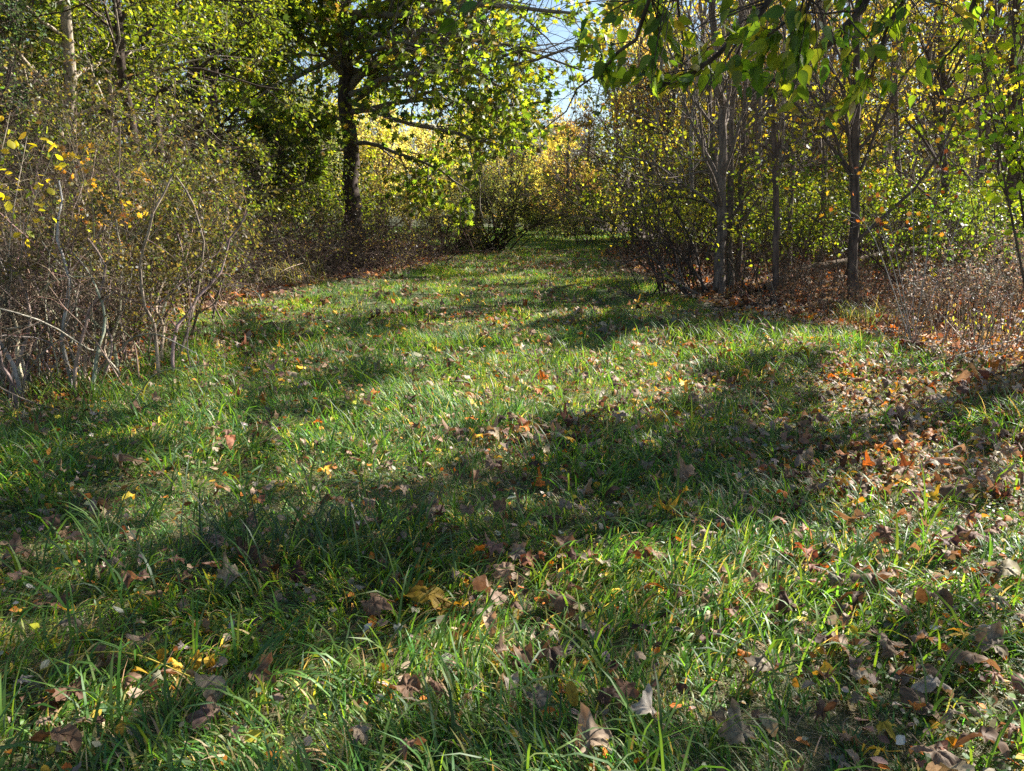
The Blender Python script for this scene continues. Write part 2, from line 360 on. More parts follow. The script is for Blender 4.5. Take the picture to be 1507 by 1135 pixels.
def litter_w(x, y):
    """how thickly fallen leaves cover the ground"""
    px, py = project(np.stack([x, y, 0*x], -1))
    r = np.clip((px-650)/700, 0, 1)
    w = .36+.72*r*np.clip((py-500)/60, .15, 1)
    w = w+2.3*np.exp(-((px-1480)/240)**2-((py-640)/85)**2)+.8*np.exp(-((px-1180)/260)**2-((py-690)/45)**2)
    w = w+1.0*np.exp(-((px-90)/120)**2-((py-625)/18)**2)+1.1*np.exp(-((px-330)/70)**2-((py-520)/16)**2)
    w = w+.7*np.exp(-((px-880)/160)**2-((py-398)/9)**2)+.9*np.exp(-((px-790)/110)**2-((py-650)/40)**2)
    w = w+.35*np.exp(-((px-1350)/160)**2-((py-1000)/160)**2)
    w = w*(1-.5*np.clip((px-1000)/150, 0, 1)*np.clip((py-830)/60, 0, 1))*(1+.5*np.exp(-((px-800)/260)**2-((py-820)/130)**2))
    w = np.where(~in_lawn(x, y), 2.2, w)
    return w*(.35+1.3*vnoise(x*1.7, y*1.7, 31)**1.3*1.4)
def grass_zone(seed, dens, y0, y1, Lr, wr, N, clump=1.0):
    rng = np.random.default_rng(seed); x, y = scatter(rng, dens/6, y0, y1)
    ls = lawn_soft(x, y, .9); bare = np.clip(1-.26*np.maximum(litter_w(x, y)-.6, 0), .25, 1)
    dn = .45+.75*vnoise(x*2.2, y*2.2, 11)
    k = rng.random(len(x)) < ls*bare*dn; x, y = x[k], y[k]
    m = rng.integers(3, 11, len(x)); b = np.repeat(np.arange(len(x)), m); n = len(b)
    s = .018*clump; bx = x[b]+rng.normal(0, s, n); by = y[b]+rng.normal(0, s, n)
    # neighbouring tufts lie the same way
    flow = 2*math.pi*1.6*vnoise(x*1.1, y*1.1, 12)[b]
    az = flow+rng.normal(0, .85, n); vig = (.4+1.0*vnoise(x*1.5, y*1.5, 13)**1.5*1.3)[b]*rng.uniform(.6, 1.15, len(x))[b]
    L = rng.uniform(*Lr, n)*vig; w = rng.uniform(*wr, n)*(0.7+.4*vig)
    lean = np.abs(rng.normal(.35, .3, n)); bend = rng.uniform(.5, 2.0, n)
    cols = pick(rng, GREEN, n, .3)
    yel = vnoise(x*.8+3, y*.8, 14)[b][:, None]; cols = cols*(1+.35*np.array([[1.4, .6, 0]])*np.clip(yel-.45, 0, 1)*2)
    blades(lawn_mb, rng, bx, by, L, w, az, lean, bend, cols, N)
grass_zone(1, 4300, 1.35, 3.2, (.06, .23), (.0035, .0092), 4)
grass_zone(2, 3400, 3.2, 6, (.05, .18), (.0036, .0085), 4, 1.2)
grass_zone(3, 2500, 6, 11, (.05, .15), (.0045, .009), 3, 1.6)
grass_zone(4, 1300, 11, 20, (.07, .16), (.007, .013), 2, 2.5)
grass_zone(5, 460, 20, 47, (.07, .17), (.013, .024), 2, 5)
rng = np.random.default_rng(6); x, y = scatter(rng, 170, 40, 72, .7); k = (x < 7) & (x > -22) & ~(in_lawn(x, y) & (y < 46)); x, y = x[k], y[k]; n = len(x)
blades(lawn_mb, rng, x, y, rng.uniform(.08, .22, n), rng.uniform(.03, .06, n), rng.uniform(0, 6.28, n), np.abs(rng.normal(.35, .3, n)), rng.uniform(.5, 1.5, n), pick(rng, GREEN, n, .2), 2)
# dead thatch lying flat between the blades
rng = np.random.default_rng(20); x, y = scatter(rng, 6000, 1.35, 7); n = len(x)
blades(lawn_mb, rng, x, y, rng.uniform(.03, .12, n), rng.uniform(.002, .004, n), rng.uniform(0, 6.28, n), rng.uniform(1.1, 1.5, n), rng.uniform(0, .4, n),
       pick(rng, [(.3, .24, .15), (.2, .15, .09), (.12, .12, .05), (.38, .32, .22)], n), 2)
# long arching blades rising out of the lawn
rng = np.random.default_rng(21); x, y = scatter(rng, 34, 1.4, 9)
k = (lawn_soft(x, y) > .5) & (rng.random(len(x)) < np.clip(1.1-.4*litter_w(x, y), .1, 1)); x, y = x[k], y[k]
m = rng.integers(2, 8, len(x)); b = np.repeat(np.arange(len(x)), m); n = len(b)
blades(lawn_mb, rng, x[b]+rng.normal(0, .015, n), y[b]+rng.normal(0, .015, n), rng.uniform(.18, .38, n), rng.uniform(.005, .010, n), rng.uniform(0, 6.28, n),
       np.abs(rng.normal(.25, .2, n)), rng.uniform(.9, 2.2, n), pick(rng, [(.06, .13, .025), (.09, .16, .03), (.05, .1, .03)], n, .15), 4)
# small round-leaved ground herbs
rng = np.random.default_rng(22); x, y = scatter(rng, 700, 1.4, 8); k = (lawn_soft(x, y) > .5) & (vnoise(x*1.2, y*1.2, 44) > .48); x, y = x[k], y[k]
n = len(x); az = rng.uniform(0, 6.28, n)
leaves(lawn_mb, rng, np.stack([x, y, ground_z(x, y)+rng.uniform(.015, .05, n)], -1), np.stack([np.cos(az), np.sin(az), rng.uniform(-.1, .5, n)], -1), rng.uniform(.012, .03, n), 'oval', pick(rng, [(.05, .11, .025), (.1, .15, .03), (.07, .12, .05)], n), .4, 1.3)
o = lawn_mb.build("lawn_grass", M_GRASS); o["kind"] = "stuff"; o["label"] = "long green grass of the mown clearing with dead straw in it"; o["category"] = "grass"

# ------------------------------------------------------------------ fallen leaves
def dry_leaf_mesh(idx, seed, shape):
    rng = np.random.default_rng(seed); K, Rn = 44, 5
    th = np.linspace(0, 2*math.pi, K, endpoint=False)      # 0 = tip direction (+y)
    if shape == 'lobed':
        lobes = [(0, 1.0, .42), (1.0, .85, .36), (-1.0, .85, .36), (1.95, .62, .33), (-1.95, .62, .33)]
    elif shape == 'star':
        lobes = [(0, 1.0, .27), (.95, .92, .25), (-.95, .92, .25), (1.95, .75, .24), (-1.95, .75, .24)]
    else: lobes = []
    if lobes:
        r = np.full(K, .5 if shape == 'lobed' else .28)
        for a, amp, wd in lobes:
            a += rng.normal(0, .05); d = np.abs((th-a+math.pi) % (2*math.pi)-math.pi); r = np.maximum(r, amp*(1-np.clip(d/wd, 0, 1)**1.3*.42)*(d < wd*1.15))
        r *= 1+.09*np.where(np.arange(K) % 2 == 0, 1, -1)*(rng.random(K) > .25)
        r[np.abs((th-math.pi+math.pi) % (2*math.pi)-math.pi) < .25] = .3
    else:
        asp = .55 if shape == 'oval' else .38
        r = 1/np.sqrt(np.cos(th)**2+(np.sin(th)/asp)**2); r *= 1+.12*np.abs(np.cos(th))**8
        r *= 1+.02*np.where(np.arange(K) % 2 == 0, 1, -1)
    fr = np.linspace(0, 1, Rn+1)[1:]; X = np.concatenate([[0], (fr[:, None]*r*np.sin(th)).ravel()]); Y = np.concatenate([[0], (fr[:, None]*r*np.cos(th)).ravel()])
    ra = np.concatenate([[0], np.repeat(fr, K)]); ta = np.concatenate([[0], np.tile(th, Rn)])
    c1, c2, a1 = rng.uniform(.5, 1.7)*rng.choice([-1, 1, -1]), rng.uniform(-.9, .9), rng.uniform(0, 3.14)
    u = X*math.cos(a1)+Y*math.sin(a1); v = -X*math.sin(a1)+Y*math.cos(a1)
    Z = c1*u*u+c2*v*v*.7+.07*ra*np.sin(ta*5+rng.uniform(0, 6))+.05*ra*ra*np.sin(ta*9+rng.uniform(0, 6))+.12*ra**3*np.maximum(0, np.sin(ta*2+rng.uniform(0, 6)))
    Z += rng.normal(0, .022, len(Z))*(ra > 0)+.09*ra*np.sin(X*7+rng.uniform(0, 6))*np.cos(Y*6+rng.uniform(0, 6))
    X = X*(1-.22*np.clip(np.abs(Z), 0, 1)); Y = Y*(1-.15*np.clip(np.abs(Z), 0, 1))
    vein = np.zeros(len(X))
    for a in ([l[0] for l in lobes] or [0, math.pi]):
        d = np.abs((ta-a+math.pi) % (2*math.pi)-math.pi)*ra; vein = np.maximum(vein, np.clip(1-d/.07, 0, 1))
    Z -= .03*vein*(ra < .95)
    V = np.stack([X, Y, Z], -1)*.5
    mb = MB(); quads = []; tris = []
    for j in range(K):
        a, b = 1+j, 1+(j+1) % K; tris.append([0, b, a])
    for i in range(Rn-1):
        for j in range(K):
            a = 1+i*K+j; b = 1+i*K+(j+1) % K; quads.append([a, b, b+K, a+K])
    loops = np.concatenate([np.array(tris).ravel(), np.array(quads).ravel()]); sizes = [3]*len(tris)+[4]*len(quads)
    mb.add(V, loops, sizes, np.ones((len(sizes), 3)))
    L = rng.uniform(.3, .6); st = spline([(0, -.1, V[0, 2]), (0.02, -.25, V[0, 2]-.02), (rng.uniform(-.12, .12), -.2-L, rng.uniform(-.05, .2))], 6)
    tubes(mb, st[None], np.linspace(.013, .009, 6)[None], 4, (1, 1, 1))
    o = mb.build("leaf_proto", M_DRY, smooth=True); me = o.data
    va = me.attributes.new("vein", 'FLOAT', 'POINT'); vv = np.zeros(len(me.vertices), np.float32); vv[:len(vein)] = vein; vv[len(vein):] = .8
    va.data.foreach_set("value", vv); bpy.data.objects.remove(o); me.name = "fallen_leaf"
    return me, V, loops, np.array(sizes)
PROTO = {'lobed': [dry_leaf_mesh(i, 100+i, 'lobed') for i in range(8)], 'star': [dry_leaf_mesh(i, 200+i, 'star') for i in range(3)],
         'oval': [dry_leaf_mesh(i, 300+i, 'oval') for i in range(4)], 'long': [dry_leaf_mesh(i, 400+i, 'long') for i in range(3)]}
DRYC = {'brown': (.2, .12, .07), 'tan': (.33, .245, .165), 'grey': (.25, .205, .14), 'dark brown': (.085, .045, .028), 'rust red': (.22, .085, .04),
        'orange': (.5, .17, .025), 'yellow': (.58, .38, .04), 'pale': (.4, .35, .28), 'pinkish brown': (.3, .2, .13), 'mustard': (.34, .22, .015)}
NAMES = ['brown', 'tan', 'grey', 'dark brown', 'rust red', 'orange', 'yellow', 'pale', 'pinkish brown']
PROB = np.array([.28, .27, .12, .12, .03, .03, .045, .03, .1]); PROB = PROB/PROB.sum()
SHP = {'lobed': 'lobed', 'star': 'star-shaped', 'oval': 'oval', 'long': 'narrow'}
FEATURED = [ # px, py, width px, colour, shape, tilt towards camera, label
 (632, 897, 100, 'mustard', 'long', .3, 'large mustard yellow leaf draped over the grass, biggest yellow leaf in the foreground'),
 (552, 925, 62, 'brown', 'lobed', .9, 'brown lobed leaf standing on edge left of the large mustard yellow leaf'),
 (957, 1070, 62, 'pale', 'lobed', .2, 'pale silvery lobed leaf lying flat near the bottom edge'),
 (1010, 722, 46, 'pinkish brown', 'lobed', .8, 'reddish brown folded leaf standing up at the middle right of the lawn'),
 (800, 565, 22, 'orange', 'lobed', .9, 'bright orange leaf standing alone in sunlit grass far up the lawn'),
 (1112, 890, 50, 'pinkish brown', 'lobed', .7, 'pinkish leaf propped up beside a bright orange leaf'),
 (1088, 898, 34, 'orange', 'oval', .4, 'bright orange leaf tucked against the pinkish propped leaf'),
 (1412, 970, 40, 'yellow', 'star', .8, 'yellow star-shaped leaf held up by the grass at lower right'),
 (1238, 722, 26, 'yellow', 'star', .6, 'yellow-orange star-shaped leaf on the brown leaf drift'),
 (345, 880, 50, 'grey', 'lobed', .8, 'grey triangular leaf standing in deep shade at left'),
 (311, 798, 30, 'pale', 'star', .3, 'white curled leaf in the shaded grass left of the middle'),
 (308, 1042, 52, 'grey', 'oval', .7, 'grey oval leaf below the yellow leaflet spray'),
 (383, 1028, 55, 'brown', 'lobed', .8, 'dull brown leaf standing right of the yellow leaflet spray'),
 (1328, 698, 54, 'brown', 'lobed', .5, 'wide ribbed brown leaf in the leaf drift at right'),
 (1090, 1108, 74, 'grey', 'lobed', .5, 'large grey-tan leaf at the bottom edge right of the middle'),
 (866, 1118, 80, 'tan', 'lobed', .5, 'large tan crumpled leaf at the bottom edge below the middle'),
 (888, 1066, 42, 'dark brown', 'lobed', 1.0, 'dark brown curled leaf left of the pale silvery leaf'),
 (741, 783, 42, 'brown', 'lobed', .6, 'domed reddish brown leaf in the middle foreground'),
 (688, 784, 38, 'pinkish brown', 'lobed', .8, 'dusky brown leaf just left of the domed reddish brown leaf'),
 (830, 825, 46, 'brown', 'lobed', .6, 'brown leaf of the clump behind the fallen orange leaves'),
 (826, 905, 52, 'brown', 'oval', .5, 'rounded brown leaf in the clump right of the mustard yellow leaf'),
 (760, 845, 46, 'tan', 'lobed', .5, 'tan leaf of the pile above the mustard yellow leaf'),
 (745, 870, 44, 'pinkish brown', 'lobed', .6, 'pinkish leaf in the pile above the mustard yellow leaf'),
 (777, 858, 34, 'rust red', 'lobed', .5, 'rust red leaf in the pile above the mustard yellow leaf'),
 (1372, 1030, 60, 'pale', 'long', .2, 'pale grey bent leaf lying in the lower right grass'),
 (1455, 982, 66, 'grey', 'lobed', .6, 'broad grey-brown leaf near the lower right edge'),
 (85, 592, 34, 'orange', 'lobed', .4, 'orange-brown leaf on bare earth below the left thicket'),
 (775, 640, 36, 'rust red', 'lobed', .6, 'rust red leaf in the clump in the middle of the lawn'),
 (756, 634, 28, 'brown', 'lobed', .8, 'brown leaf on the left of the clump in mid lawn'),
 (640, 770, 28, 'grey', 'oval', .8, 'small grey rounded leaf left of the dusky brown leaf'),
 (1128, 1008, 56, 'grey', 'lobed', .4, 'grey-tan leaf lying in shade at lower right'),
 (600, 1040, 66, 'brown', 'lobed', .3, 'orange-brown leaf lying low in the bottom middle grass'),
 (90, 1116, 66, 'brown', 'long', .3, 'long brown rolled leaf in the bottom left corner'),
 (170, 848, 30, 'tan', 'long', .5, 'narrow tan leaf in the shade at far left'),
 (25, 830, 60, 'brown', 'lobed', .3, 'brown matted leaf at the left edge'),
 (102, 945, 34, 'grey', 'long', .3, 'small grey rolled leaf in the dark grass at left'),
 (1040, 805, 40, 'tan', 'lobed', .4, 'cream and yellow leaf below the reddish folded leaf'),
 (1342, 512, 34, 'rust red', 'oval', .4, 'rounded rust brown leaf at the edge of the right woods'),
 (980, 770, 44, 'yellow', 'star', .3, 'golden leaf in the fallen leaves at centre right'),
 (952, 708, 32, 'grey', 'lobed', .5, 'grey leaf left of the reddish folded leaf'),
 (832, 772, 36, 'tan', 'lobed', .5, 'crumpled tan leaf right of the domed reddish brown leaf'),
 (724, 712, 34, 'pinkish brown', 'lobed', .6, 'dull brown leaf half hidden in the shaded middle lawn'),
 (1160, 915, 50, 'dark brown', 'lobed', .5, 'dark rippled leaf right of the pinkish propped leaf'),
 (1225, 880, 30, 'grey', 'oval', 1.0, 'small grey leaf upright in the bright grass'),
 (720, 948, 34, 'tan', 'oval', .9, 'folded tan leaf under the mustard yellow leaf'),
 (38, 1040, 34, 'pale', 'star', .5, 'small whitish leaf in dark grass at the left edge'),
 (1395, 1090, 34, 'grey', 'long', .8, 'grey rolled leaf near the bottom right corner'),
 (750, 1030, 40, 'pale', 'oval', .3, 'pale curled leaf with brown bits at the bottom middle'),
 (790, 1062, 50, 'grey', 'lobed', .5, 'grey-brown leaf just below the pale curled leaf'),
 (545, 762, 26, 'tan', 'oval', .4, 'little tan leaf in mid-left grass'),
]
def place_leaf(me, P, size, col, rot, name="fallen_leaf"):
    o = bpy.data.objects.new(name, me); C.objects.link(o); o.location = tuple(P); o.scale = (size,)*3
    o.rotation_euler = rot
    o.color = (*[float(c) for c in col], 1); return o
rng = np.random.default_rng(55); used = []
for px, py, wpx, cn, sh, tl, lab in FEATURED:
    P = gpt(px, py+wpx*.12); P[2] = ground_z(P[0], P[1])+.08+tl*.035; d = P[1]/math.cos(PITCH)
    size = wpx/F*math.hypot(P[1], CAM_H)*(1.12 if sh != 'long' else 1.0)
    me = PROTO[sh][rng.integers(0, len(PROTO[sh]))][0]; c = np.array(DRYC[cn])*np.exp(rng.normal(0, .1))
    az = rng.normal(0, .6) if sh != 'long' else rng.choice([-1, 1])*rng.uniform(1.2, 1.7)
    o = place_leaf(me, P, size, c, (tl*.55 if sh != 'long' else rng.normal(0, .2), rng.normal(0, .25)+(tl*.7 if sh == 'long' else 0), az))
    tag(o, lab, "fallen leaf", "fallen leaves in the grass"); used.append(P[:2])
used = np.array(used)
# candidates over the whole view
def leaf_field(seed, dens, y0, y1):
    rng = np.random.default_rng(seed); x, y = scatter(rng, dens, y0, y1, .74, .3); w = litter_w(x, y)/2.0; k = rng.random(len(x)) < w
    return x[k], y[k]
a = [leaf_field(61, 120, 1.4, 5), leaf_field(62, 130, 5, 14), leaf_field(63, 90, 14, 30)]
x = np.concatenate([p[0] for p in a]); y = np.concatenate([p[1] for p in a])
rng = np.random.default_rng(64); n = len(x); size = np.clip(rng.lognormal(math.log(.083), .4, n), .035, .16)
ci = rng.choice(len(NAMES), n, p=PROB); si = rng.choice(4, n, p=[.6, .05, .22, .13]); keys = ['lobed', 'star', 'oval', 'long']
far_ok = np.min(np.hypot(x[:, None]-used[None, :, 0], y[:, None]-used[None, :, 1]), 1) > .07 if n else np.array([])
x, y, size, ci, si = x[far_ok], y[far_ok], size[far_ok], ci[far_ok], si[far_ok]; n = len(x)
lawnp = in_lawn(x, y)
z = ground_z(x, y)+np.where(lawnp, rng.uniform(.03, .12, n), rng.uniform(.01, .05, n)); P = np.stack([x, y, z], -1)
px, py = project(P); vis = (px > 8) & (px < W-8) & (py > 0) & (py < H-8)
score = np.where(vis, size/np.hypot(y, CAM_H), 0); order = np.argsort(-score)
NBIG = 300-len(FEATURED); big = order[:NBIG]; rest = order[NBIG:]
cols = np.array([DRYC[NAMES[i]] for i in ci])*np.exp(rng.normal(0, .22, (n, 1)))*np.exp(rng.normal(0, .06, (n, 3)))
tx = rng.normal(.08, .32, n); ty = rng.normal(0, .26, n); az = rng.uniform(0, 6.28, n)
def zone(px, py):
    v = 'at the bottom' if py > 1030 else 'in the near foreground' if py > 920 else 'in the foreground' if py > 810 else 'in the middle ground' if py > 710 else 'in the upper middle ground' if py > 600 else 'far up the lawn'
    h = ['at the far left', 'left of centre', 'in the centre', 'right of centre', 'at the far right'][int(min(4, px/W*5))]
    return v, h
for i in big:
    o = place_leaf(PROTO[keys[si[i]]][rng.integers(0, len(PROTO[keys[si[i]]]))][0], P[i], size[i], cols[i], (tx[i], ty[i], az[i]))
    v, h = zone(px[i], py[i]); lit = lit_level(np.array([x[i]]), np.array([y[i]]))[0]
    sz = 'small ' if size[i] < .07 else ('large ' if size[i] > .12 else '')
    tag(o, f"{sz}{NAMES[ci[i]]} {SHP[keys[si[i]]]} leaf {v} {h}", "fallen leaf", "fallen leaves in the grass")
lit_mb = MB()
def merge_leaves(mb, idx):
    for s_ in range(4):
        pr = PROTO[keys[s_]]
        sel = idx[si[idx] == s_]; which = rng.integers(0, len(pr), len(sel))
        for w_ in range(len(pr)):
            ss = sel[which == w_]
            if len(ss) == 0: continue
            me, V, loops, sizes = pr[w_]
            # thinned copy: centre, 2nd and outer ring
            K = 44; V2 = np.vstack([V[:1], V[1+K:1+2*K:2], V[1+4*K:1+5*K:2]]); k2 = 22
            fc = [[0, 1+(j+1) % k2, 1+j] for j in range(k2)]; fq = [[1+j, 1+(j+1) % k2, 1+(j+1) % k2+k2, 1+j+k2] for j in range(k2)]
            flat = np.array(sum(fc, [])+sum(fq, [])); szs = np.array([3]*k2+[4]*k2)
            cx_, sx_ = np.cos(tx[ss]), np.sin(tx[ss]); cy_, sy_ = np.cos(ty[ss]), np.sin(ty[ss]); cz_, sz_ = np.cos(az[ss]), np.sin(az[ss])
            X, Y, Z = V2[:, 0][None]*size[ss][:, None], V2[:, 1][None]*size[ss][:, None], V2[:, 2][None]*size[ss][:, None]
            Y, Z = Y*cx_[:, None]-Z*sx_[:, None], Y*sx_[:, None]+Z*cx_[:, None]
            X, Z = X*cy_[:, None]+Z*sy_[:, None], -X*sy_[:, None]+Z*cy_[:, None]
            X, Y = X*cz_[:, None]-Y*sz_[:, None], X*sz_[:, None]+Y*cz_[:, None]
            VV = np.stack([X, Y, Z], -1)+P[ss][:, None]
            mb.add(VV.reshape(-1, 3), (np.arange(len(ss))[:, None]*len(V2)+flat).ravel(), np.tile(szs, len(ss)), np.repeat(cols[ss], len(szs), 0))
merge_leaves(lit_mb, rest)
# far litter on the floor of the woods, small simple leaves
rng2 = np.random.default_rng(70); xx, yy = scatter(rng2, 60, 9, 40, .8, 1); k = ~in_lawn(xx, yy); xx, yy = xx[k], yy[k]; m = len(xx); aa = rng2.uniform(0, 6.28, m)
leaves(lit_mb, rng2, np.stack([xx, yy, ground_z(xx, yy)+.03], -1), np.stack([np.cos(aa), np.sin(aa), rng2.normal(0, .4, m)], -1), rng2.uniform(.06, .14, m), 'maple', pick(rng2, [DRYC['brown'], DRYC['dark brown'], DRYC['dark brown'], DRYC['brown'], (.12, .07, .04), DRYC['tan'], DRYC['orange']], m), .5)
# crumbs of broken leaf in the near lawn
xx, yy = scatter(rng2, 620, 1.4, 12); k = rng2.random(len(xx)) < (litter_w(xx, yy)*.5+.06); xx, yy = xx[k], yy[k]; m = len(xx); aa = rng2.uniform(0, 6.28, m)
leaves(lit_mb, rng2, np.stack([xx, yy, ground_z(xx, yy)+rng2.uniform(.005, .06, m)], -1), np.stack([np.cos(aa), np.sin(aa), rng2.normal(0, .5, m)], -1), rng2.uniform(.012, .055, m), 'oval', pick(rng2, [DRYC['brown'], DRYC['tan'], DRYC['dark brown'], DRYC['orange'], DRYC['yellow'], DRYC['pale'], DRYC['tan']], m), .8)
o = lit_mb.build("leaf_litter", M_LITTER); o["kind"] = "stuff"; o["label"] = "brown and tan fallen leaves scattered thickly over lawn and woodland floor"; o["category"] = "leaf litter"

# the spray of yellow leaflets on its stalk
b0 = gpt(200, 1000); sp = root("leaf_spray", (b0[0], b0[1], .05), "fallen yellow compound leaf with a long curved stalk in the dark grass", "fallen leaf spray")
st = [gpt(62, 1008)+[0, 0, .05], gpt(120, 1000)+[0, 0, .09], gpt(200, 1003)+[0, 0, .1], gpt(290, 1028)+[0, 0, .07]]
mb = MB(); pl = spline(st, 14); tubes(mb, pl[None], np.linspace(.0035, .002, 14)[None], 5, (.45, .36, .06)); mb.build("stalk", M_TWIG, sp, sp.location)
rng = np.random.default_rng(5)
for j, (px_, py_, cn) in enumerate([(150, 988, 'brown'), (172, 990, 'brown'), (203, 1015, 'mustard'), (238, 995, 'mustard'), (265, 1002, 'yellow'), (291, 998, 'yellow'), (312, 998, 'yellow'), (322, 1004, 'tan'), (190, 1030, 'brown')]):
    q_ = gpt(px_, py_+6); me = PROTO['oval'][j % 4][0]; o = place_leaf(me, q_+[0, 0, .08]-np.array(sp.location), .062, DRYC[cn], (rng.uniform(.3, 1.1), rng.normal(0, .3), rng.uniform(-1.5, 1.5)), "leaflet"); o.parent = sp

# ------------------------------------------------------------------ trees and shrubs
OLIVE = [(.105, .13, .018, 4), (.15, .17, .02, 3), (.07, .095, .018, 3), (.23, .22, .025, 1), (.045, .06, .018, 3)]
YGREEN = [(.2, .24, .02, 3), (.28, .27, .02, 2), (.12, .17, .02, 2)]
YELLOW = [(.42, .36, .09, 3), (.48, .38, .1, 2), (.32, .31, .08, 3), (.36, .25, .08, 1)]
ORANGE = [(.26, .17, .06, 3), (.22, .12, .05, 2), (.28, .22, .06, 3), (.15, .12, .05, 2)]
PALEY = [(.46, .4, .16, 2), (.36, .34, .13, 2), (.5, .42, .13, 1)]
DARK = [(.05, .08, .02, 3), (.08, .11, .025, 2), (.035, .055, .02, 2), (.12, .14, .03, 1)]
SYC = [(.085, .125, .02, 4), (.12, .16, .022, 4), (.18, .21, .025, 4), (.13, .09, .03, 1), (.19, .15, .03, 1), (.035, .06, .02, 3)]
BROWNISH = [(.12, .085, .045, 3), (.08, .065, .035, 3), (.12, .11, .045, 2), (.05, .042, .025, 3), (.08, .1, .03, 3), (.16, .12, .05, 1)]
CEDAR = [(.05, .085, .05, 3), (.07, .11, .06, 2), (.04, .06, .04, 2)]
BK_DARK, BK_GREY, BK_TAN, BK_BROWN = (.07, .05, .038), (.16, .125, .1), (.33, .27, .2), (.1, .073, .056)

def foliate(rng, P, R, per, size, kind, pal, mb, filt=True, spread=.5, tilt=.9, droop=-.3, wid=1.0, boost=None, keep=None, jit=.25, clump=.6):
    """leaves along the last-order twigs P"""
    B, N = P.shape[:2]; b = np.repeat(np.arange(B), per); t = rng.uniform(.1, 1, len(b)); k = np.minimum((t*(N-1)).astype(int), N-2); f = (t*(N-1)-k)[:, None]
    Q = P[b, k]*(1-f)+P[b, k+1]*f; D = norm(P[b, k+1]-P[b, k])+rng.normal(0, .8, (len(b), 3)); D[:, 2] += droop
    if spread: Q = Q+rng.normal(0, spread*np.mean(size), Q.shape)
    ok = Q[:, 2] > ground_z(Q[:, 0], Q[:, 1])+.05
    if clump:
        cs = clump*(1+np.mean(Q[:, 1])/25)
        ok &= (.5*vnoise(Q[:, 0]/cs/1.6+Q[:, 1]*.6/cs, Q[:, 2]/(cs*1.0), 401)+.5*vnoise(Q[:, 0]/cs*2.3-Q[:, 1]*1.7/cs, Q[:, 2]/cs*2.9, 402)) > .5
    if filt: ok &= sun_keep(Q, rng, .93 if filt is True else filt)
    if keep is not None: ok &= keep(Q)
    Q, D = Q[ok], D[ok]; n = len(Q); s = rng.uniform(size[0], size[1], n)
    leaves(mb, rng, Q, D, s, kind, pick(rng, pal, n, jit), tilt, wid)
    return n
def thin_out_of_view(rng, S, frac=.35, margin=90):
    """fewer twigs where the photograph does not look"""
    px, py = project(S); seen = (px > -margin) & (px < W+margin) & (py > -margin)
    return seen | (rng.random(len(S)) < frac)

